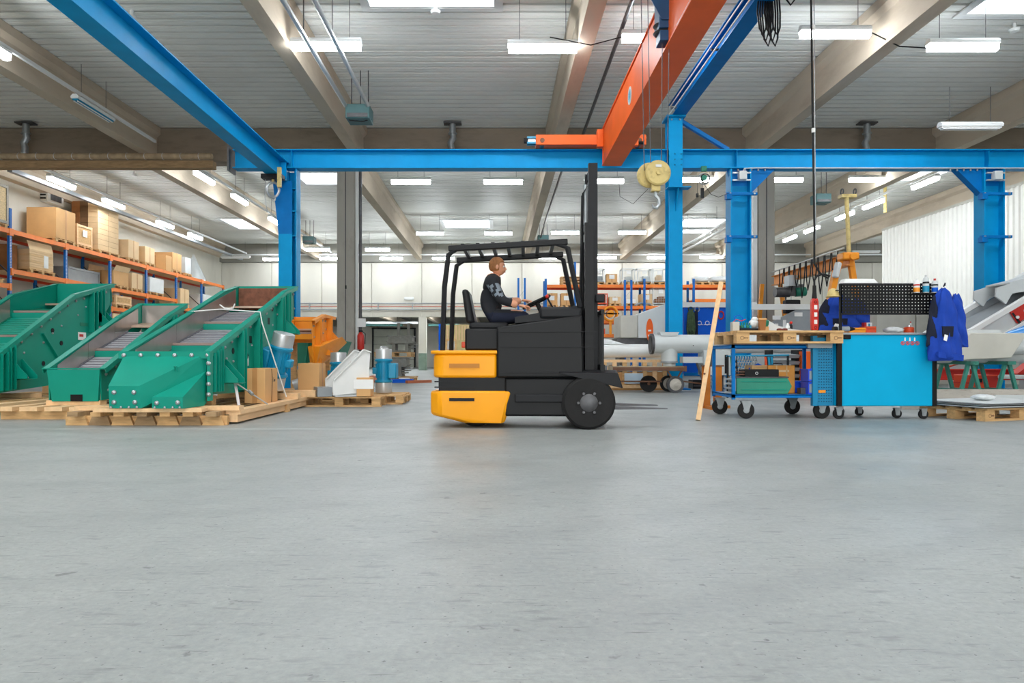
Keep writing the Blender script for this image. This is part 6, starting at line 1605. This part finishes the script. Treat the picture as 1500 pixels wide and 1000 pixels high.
# yellow gantry
gn = T('gantry_crane', 'yellow gantry crane with cable loops behind the cart', 'gantry crane', (7.7, 15, 0))
def G(a, b, w_, h, nm, mt=gyellow): return M().beam(tuple(V(a)-V((7.7, 15, 0))), tuple(V(b)-V((7.7, 15, 0))), w_, h).build(nm, mt, gn, bev=.008)
M().ibeam((-.02, -.1, 2.85), (-.02, 4.0, 2.85), .16, .26, .018, .014).build('main_beam', gyellow, gn)
G((7.4, 14.95, 2.62), (6.84, 14.9, .1), .13, .12, 'leg'); G((7.58, 15.05, 2.9), (6.8, 15.1, .1), .07, .07, 'leg'); G((7.72, 15.0, 2.9), (8.2, 15.1, .1), .1, .1, 'leg'); G((7.82, 15.1, 2.9), (8.3, 15.25, .1), .07, .07, 'leg')
G((7.3, 18.9, 2.75), (7.1, 18.9, .1), .1, .1, 'leg'); G((7.8, 18.9, 2.75), (8.2, 18.9, .1), .1, .1, 'leg')
G((6.8, 15.2, .08), (8.4, 15.2, .08), .1, .12, 'foot_beam'); G((7.0, 18.9, .08), (8.4, 18.9, .08), .1, .12, 'foot_beam')
M().box(-.22, .14, -.2, .1, 2.84, 3.0).build('end_bracket', gyellow, gn, bev=.03)
M().cyl((-.02, -.25, 2.9), (-.02, -.18, 2.9), .07, n=14).build('end_cap', gyellow, gn)
M().beam((-.38, -.16, 2.45), (-.29, -.13, 2.78), .12, .1).build('cable_box', lgrey, gn, bev=.02)
M().cyl((-.05, -.1, 3.0), (-.1, -.1, 4.2), .045, n=12).build('supply_post', brass, gn); M().box(-.22, .1, -.15, .05, 4.2, 4.27).build('post_bracket', brass, gn)
for s_ in (-.2, .08): M().ring((s_, -.1, 4.33), .06, .015, 12, 6, 'x').build('bracket_ring', dsteel, gn)
M().cyl((-.1, 0, 3.12), (-.1, 4.0, 3.08), .02, n=8).build('festoon_rail', alu, gn)
for k in range(10):
    y = .2+k*.32; dd = .5+.15*((k*7) % 3)
    M().tube([(-.14, y, 3.08), (-.16, y+.05, 3.0-dd*.6), (-.17, y+.13, 3.0-dd), (-.16, y+.22, 3.0-dd*.6), (-.14, y+.28, 3.08)], .014, 6).build('festoon_loop', black, gn)
hs = T('chain_hoist', 'electric chain hoist hanging from the yellow gantry', 'hoist', (7.55, 17.6, 2.6))
M().box(-.12, .12, -.15, .15, -.05, .22).build('trolley', lgrey, hs); M().cyl((-.42, 0, -.2), (-.05, 0, -.2), .13, n=16).build('motor', dsteel, hs); M().cyl((.1, 0, -.2), (.36, 0, -.18), .12, n=16).build('gearbox', dgreen, hs)
M().box(-.18, .2, -.12, .12, -.75, -.4).build('chain_bag', dark, hs, bev=.03); M().cyl((.0, 0, -.9), (0, 0, .1), .012, n=6).build('chain', steel, hs); M().box(-.05, .3, -.05, .05, -.3, .0).build('hook_arm', dsteel, hs)
tag(M().cyl((14.9, 26.3, 7.39), (14.9, 26.3, 6.3), .06, n=10).build('hanger_post', brass), 'short yellowish post hanging from the roof at right', 'post')
# floor fan disc seen above panel
t = T('beige_cover', 'round beige cover on the far gantry wheel', 'cover', (8.12, 15.0, 2.37)); M().sph((0, 0, 0), (.13, .1, .05), 16, 10).build('cap', beige, t); M().cyl((0, 0, -.04), (0, 0, -.15), .05, n=12).build('neck', gyellow, t)

# blue container, white booth, hanging ropes
bc = T('blue_container', 'blue steel container wall behind the tall blue columns', 'container', (4.9, 17.5, 0))
M().box(-.15, 1.6, 0, 1.5, .28, 2.0).build('body', cobalt, bc, bev=.01); M().box(-.25, 1.7, -.05, 1.5, 2.0, 2.13).build('roof_edge', white, bc); M().box(-.2, 1.6, .02, 1.5, 0, .28).build('plinth', lgrey, bc); M().box(-.15, 1.6, -.03, 0, .25, .33).build('bottom_rail', blue2, bc)
for x in (.25, .45): 
    m = M(); m.ring((x, -.02, 1.6), .05, .008, 14, 5, 'y'); m.box(x-.09, x+.09, -.025, -.01, 1.55, 1.565); m.build('white_symbol', paper, bc)
for i, (x, mm, r, l) in enumerate([(4.92, rope, .022, 'green rope bundle hanging on the blue container'), (5.08, clothd, .016, 'dark strap bundle hanging right of the green rope')]):
    t = T('rope_bundle', l, 'rope', (x, 17.46, 1.95))
    for k in range(7 if i == 0 else 4):
        a = -.1+k*.033; M().tube([(0, 0, 0), (a*.7, -.03, -.1), (a, -.03, -.5-.04*(k % 3)), (a*.6, -.04, -.8-.05*(k % 2)), (a*.3, -.01, -.5), (.0, .02, -.05)], r, 6).build('strand', mm, t)
    M().ring((0, 0, .0), .06, .015, 12, 6, 'y').build('top_loop', steel if i else mm, t)
t = T('rope_loop', 'small red sling hanging beside the leaning timber', 'sling', (5.7, 17.48, 1.88)); M().ring((0, 0, -.08), .07, .015, 14, 6, 'y', 1.4).build('loop', redp, t); M().ring((.45, 0, -.02), .06, .014, 14, 6, 'y', 1.2).build('loop', redp, t)
wbth = T('white_frame_booth', 'white framed welding booth with grey screen panel behind the cart', 'booth', (7.0, 17.2, 0))
M().box(-.75, 1.15, -.04, .04, 1.92, 2.06).build('top_rail', white, wbth); M().box(.9, 1.15, -.05, .05, 0, 2.0).build('post', white, wbth); M().box(-.75, -.68, -.04, .04, 0, 1.95).build('post', white, wbth)
M().prism([(-.7, 1.35), (.9, 1.35), (.9, 1.92), (.5, 1.92), (-.1, 1.62), (-.5, 1.5), (-.7, 1.48)], 'y', -.02, .02).build('grey_screen', mgrey, wbth)
M().box(-.68, .9, .3, .33, .1, 1.3).build('rear_panel', lgrey, wbth)
for x, z in ((0, 1.72), (.55, 1.8)): M().box(x-.1, x+.1, -.03, -.02, z-.05, z+.05).build('paper_label', paper, wbth)
for x, z, h in ((-.18, 1.52, .2), (0.0, 1.48, .18), (.2, 1.52, .28)): M().box(x-.04, x+.04, -.03, -.02, z-h/2, z+h/2).build('paper_label', brass if x < -.1 else paper, wbth)
# chain rail and small cabinets below
cr = T('chain_rail', 'rail with hanging chains and straps behind the cart', 'chain rack', (4.06, 12.0, 0))
M().cyl((-.05, 0, .73), (1.05, 0, .75), .015, n=8).build('rail', teal2, cr)
for x in (-.03, 1.03): M().cyl((x, 0, 0), (x, 0, .74), .02, n=8).build('post', dark, cr)
CH = M()
for k in range(10): CH.ring((0, 0, -.03-k*.052), .02, .009, 10, 5, 'y' if k % 2 else 'x', 1.6)
CHD = CH.data('chain', steel)
for k in range(9): inst(CHD, 'chain', cr, (.1+k*.045, -.02, .72))
for x, mm in ((.02, dgreen), (.1, dark), (.62, orred), (.68, teal2), (.73, teal2)): M().beam((x, -.03, .72), (x+.04, -.03, .2 if mm is dark else .35), .035, .012).build('sling', mm, cr)
t = T('drawer_rack', 'grey rack of sloping bins behind the cart', 'bin rack', (5.35, 12.6, 0))
M().box(-.32, -.28, 0, .3, 0, .85).build('side', dark, t); M().box(.18, .26, 0, .3, 0, .85).build('side', dark, t)
for k in range(6): M().prism([(-.05, .1+k*.12), (.25, .1+k*.12), (.25, .18+k*.12), (-.1, .16+k*.12)], 'x', -.28, .18).build('bin', mgrey, t)
t = T('orange_locker', 'orange perforated tool locker behind the cart', 'locker', (5.75, 12.5, 0))
M().box(-.2, .35, -.2, .2, 0, .82).build('body', orange, t, bev=.008); M().box(-.1, .16, -.21, -.2, .55, .78).build('dark_opening', black, t); m = M(); [m.bx((-.15+i*.05, -.203, .1+j*.05), (.014, .006, .014)) for i in range(9) for j in range(9)]; m.build('perforation', rusty, t, smooth=0)
tag(M().tube([(6.11, 12.4, .8), (6.3, 12.4, .5), (6.45, 12.4, .02)], .012, 6).build('hanging_sling', redp), 'red cord hanging right of the orange locker', 'cord')
# pale pipe assembly (T-piece) lying across
tpc = T('pipe_assembly', 'pale grey T-shaped pipe assembly with open end facing left', 'pipe assembly', (3.38, 14.0, -.1725)); tpc.scale = (1.25, 1.25, 1.25)
M().lathe([(.155, -.13), (.165, -.13), (.165, -.1), (.15, -.1), (.15, 1.2), (.1, 1.2)], (-.05, 0, .93), 36, 'x').build('end_flange', lgrey, tpc)
M().lathe([(.13, -.16), (.17, -.16), (.17, -.12), (.13, -.12), (.13, -.16)], (-.05, 0, .93), 36, 'x').build('rim_ring', dsteel, tpc)
M().cyl((-.05, 0, .93), (3.2, 0, .93), .152, n=36).build('main_pipe', lgrey, tpc)
M().cyl((-.215, 0, .93), (-.2, 0, .93), .13, n=30).build('dark_bore', black, tpc)
M().cyl((.1, 0, .93), (.1, 0, .62), .13, n=28).build('branch_pipe', lgrey, tpc); M().lathe([(.14, .62), (.14, .65)], (.1, 0, 0), 28).build('branch_ring', mgrey, tpc); M().cyl((.1, 0, .62), (.1, 0, .566), .1, n=24).build('branch_neck', lgrey, tpc)
M().hull([(-.05, -.1, 1.06), (.2, -.1, 1.06), (-.05, .1, 1.06), (.2, .1, 1.06), (-.08, -.1, 1.12), (.24, -.1, 1.12), (-.08, .1, 1.12), (.24, .1, 1.12)]).build('top_pad', lgrey, tpc)
M().hull([(.9, -.1, 1.06), (1.2, -.1, 1.06), (.9, .1, 1.06), (1.2, .1, 1.06), (.86, -.1, 1.12), (1.3, -.1, 1.12), (.86, .1, 1.12), (1.3, .1, 1.12)]).build('top_pad', lgrey, tpc)
M().box(.62, 1.05, -.18, .18, .42, .82).build('box_section', lgrey, tpc, bev=.01); M().box(.3, .62, -.1, .1, .62, .72).build('cross_bracket', lgrey, tpc)
M().beam((.5, -.05, .72), (.7, -.05, .15), .03, .03).build('prop', dsteel, tpc); M().beam((2.8, -.05, .75), (2.8, -.05, .14), .05, .05).build('prop', dsteel, tpc); M().box(.95, 1.0, -.19, -.18, .45, .75).build('handle_slot', dark, tpc)
for x in (.45, .75): M().cyl((x, -.152, .9), (x, -.16, .9), .008, n=8).build('screw', dark, tpc)
M().beam((.95, 0, .42), (.95, 0, .14), .06, .06).build('prop', dsteel, tpc)
# machine housing with emblem
mh = T('machine_housing', 'pale wedge shaped machine housing with orange emblem behind the truck', 'machine', (3.48, 16.8, -.138)); mh.scale = (1.2, 1.2, 1.2)
M().box(-.45, -.1, -.3, .5, 1.1, 1.56).build('grey_housing', beige, mh, bev=.02)
M().prism([(-.1, 1.1), (-.1, 1.58), (.5, 1.8), (.75, 1.84), (.75, 1.1)], 'y', -.32, .5).build('wedge_cover', lgrey, mh, bev=.01)
e = M(); e.lathe([(.5, -.332), (.5, -.322)], n=30, axis='y'); e.v = [(x*.14+.13, y, z*.46+1.26) for x, y, z in e.v]
q = e.build('emblem', orange, mh); 
for dz in (.06, -.08): M().box(.1, .16, -.336, -.332, 1.19+dz*.7, 1.225+dz*.7).build('emblem_print', paper, q)
M().box(-.5, .75, -.25, .4, .92, 1.1).build('underframe', dsteel, mh); 
for x in (-.4, .68): M().box(x-.05, x+.05, -.2, .3, .115, .95).build('leg', dsteel, mh)
# long white pipe on crates
lp = T('long_pipe', 'long white pipe lying behind the truck', 'pipe', (2.66, 15.0, .678)); lp.scale = (1.21, 1.21, 1.21); M().cyl((-.6, 0, .15), (.75, 0, .15), .12, n=28).build('pipe', white, lp); M().lathe([(.12, -.62), (.125, -.6), (.12, -.58)], (0, 0, .15), 28, 'x').build('pipe_rim', steel, lp)
M().hull([(-.45, -.05, .27), (.1, -.05, .27), (-.45, .1, .27), (.1, .1, .27), (-.4, 0, .38), (-.2, 0, .36)]).build('film_cover', film, lp); M().box(-.54, -.5, -.06, .06, .26, .37).build('orange_tag', orred, lp)
# crates on the floor under pipe
t = T('timber_rack', 'slatted wooden crates under the long white pipe', 'crate', (2.85, 15.25, 0)); t.scale = (1.15, 1.15, .98)
M().box(-.75, .75, -.35, .35, .62, .68).build('top_board', wood2, t)
for k in range(8): M().box(-.7+k*.19, -.62+k*.19, -.36, -.32, .1, .62).build('slat', wood if k % 2 else wood2, t)
for z in (.05, .45): M().box(-.75, .75, -.38, -.34, z, z+.07).build('rail', wood2, t); M().box(-.75, .75, .3, .34, z, z+.07).build('rail', wood2, t)
M().box(-.6, .7, -.3, .3, .0, .4).build('carton_load', card, t); M().box(-.1, .25, -.39, -.38, .15, .38).build('paper_label', mat('pale_blue_paper', (190, 210, 225), .6), t)
for k in range(5): M().cyl((-.5+k*.22, -.3, .52), (-.5+k*.22, .2, .52), .035, n=10).build('round_bar', brass if k % 2 else steel, t)
# wagon
wg = T('flat_wagon', 'old flat wagon with iron wheels behind the truck', 'wagon', (3.05, 14.0, 0))
M().box(-.75, .7, -.3, .35, .44, .53).build('platform', mat('old_plank', (165, 150, 125), .8, var=.2, dirt=(110, 70, 50)), wg, bev=.008); M().box(.68, .73, -.31, .36, .43, .54).build('end_iron', rusty, wg); M().box(-.75, .7, -.32, -.3, .45, .52).build('side_iron', rusty, wg)
for y in (-.3, .25):
    o = M().lathe([(.05, -.03), (.10, -.03), (.14, -.04), (.17, -.04), (.17, .04), (.14, .04), (.1, .03), (.05, .03)], n=28, axis='y').build('wheel', rubber if y > 0 else dsteel, wg, loc=(.5, y, .17)); M().lathe([(.03, -.06), (.04, -.05), (.12, -.035), (.12, .03)], n=20, axis='y').build('hub', greyw, o)
o = M().lathe([(.05, -.03), (.17, -.04), (.17, .04), (.05, .03)], n=28, axis='y').build('wheel', rubber, wg, loc=(.05, .1, .17)); M().cyl((0, -.05, 0), (0, .05, 0), .03, n=10).build('hub', rusty, o)
M().beam((-.8, 0, .22), (.3, 0, .22), .04, .03).build('drawbar', rusty, wg); M().beam((.6, 0, .24), (1.25, 0, .16), .04, .03).build('drawbar', rusty, wg); M().cyl((.5, -.3, .17), (.5, .3, .17), .02, n=10).build('axle', rusty, wg)
for s_ in (-1, 1): M().beam((.5+s_*.14, -.25, .44), (.5, -.25, .2), .03, .03).build('hanger', rusty, wg)
# boxes under the container and small things
t = T('parts_box', 'dark slatted parts box on the floor behind the wagon', 'box', (4.7, 15.8, 0)); M().box(-.25, .0, -.2, .2, 0, .2).build('body', dark, t, bev=.01); M().box(-.24, -.01, -.21, -.2, .05, .08).build('slot', dsteel, t)
t = T('chain_heap', 'small heap of chain on the floor', 'chain', (4.85, 15.6, 0)); m = M(); [m.ring((.05*math.sin(k*2.1), .05*math.cos(k*1.7), .03+k*.025), .03, .01, 10, 5, 'yxz'[k % 3]) for k in range(9)]; m.build('chain', steel, t)
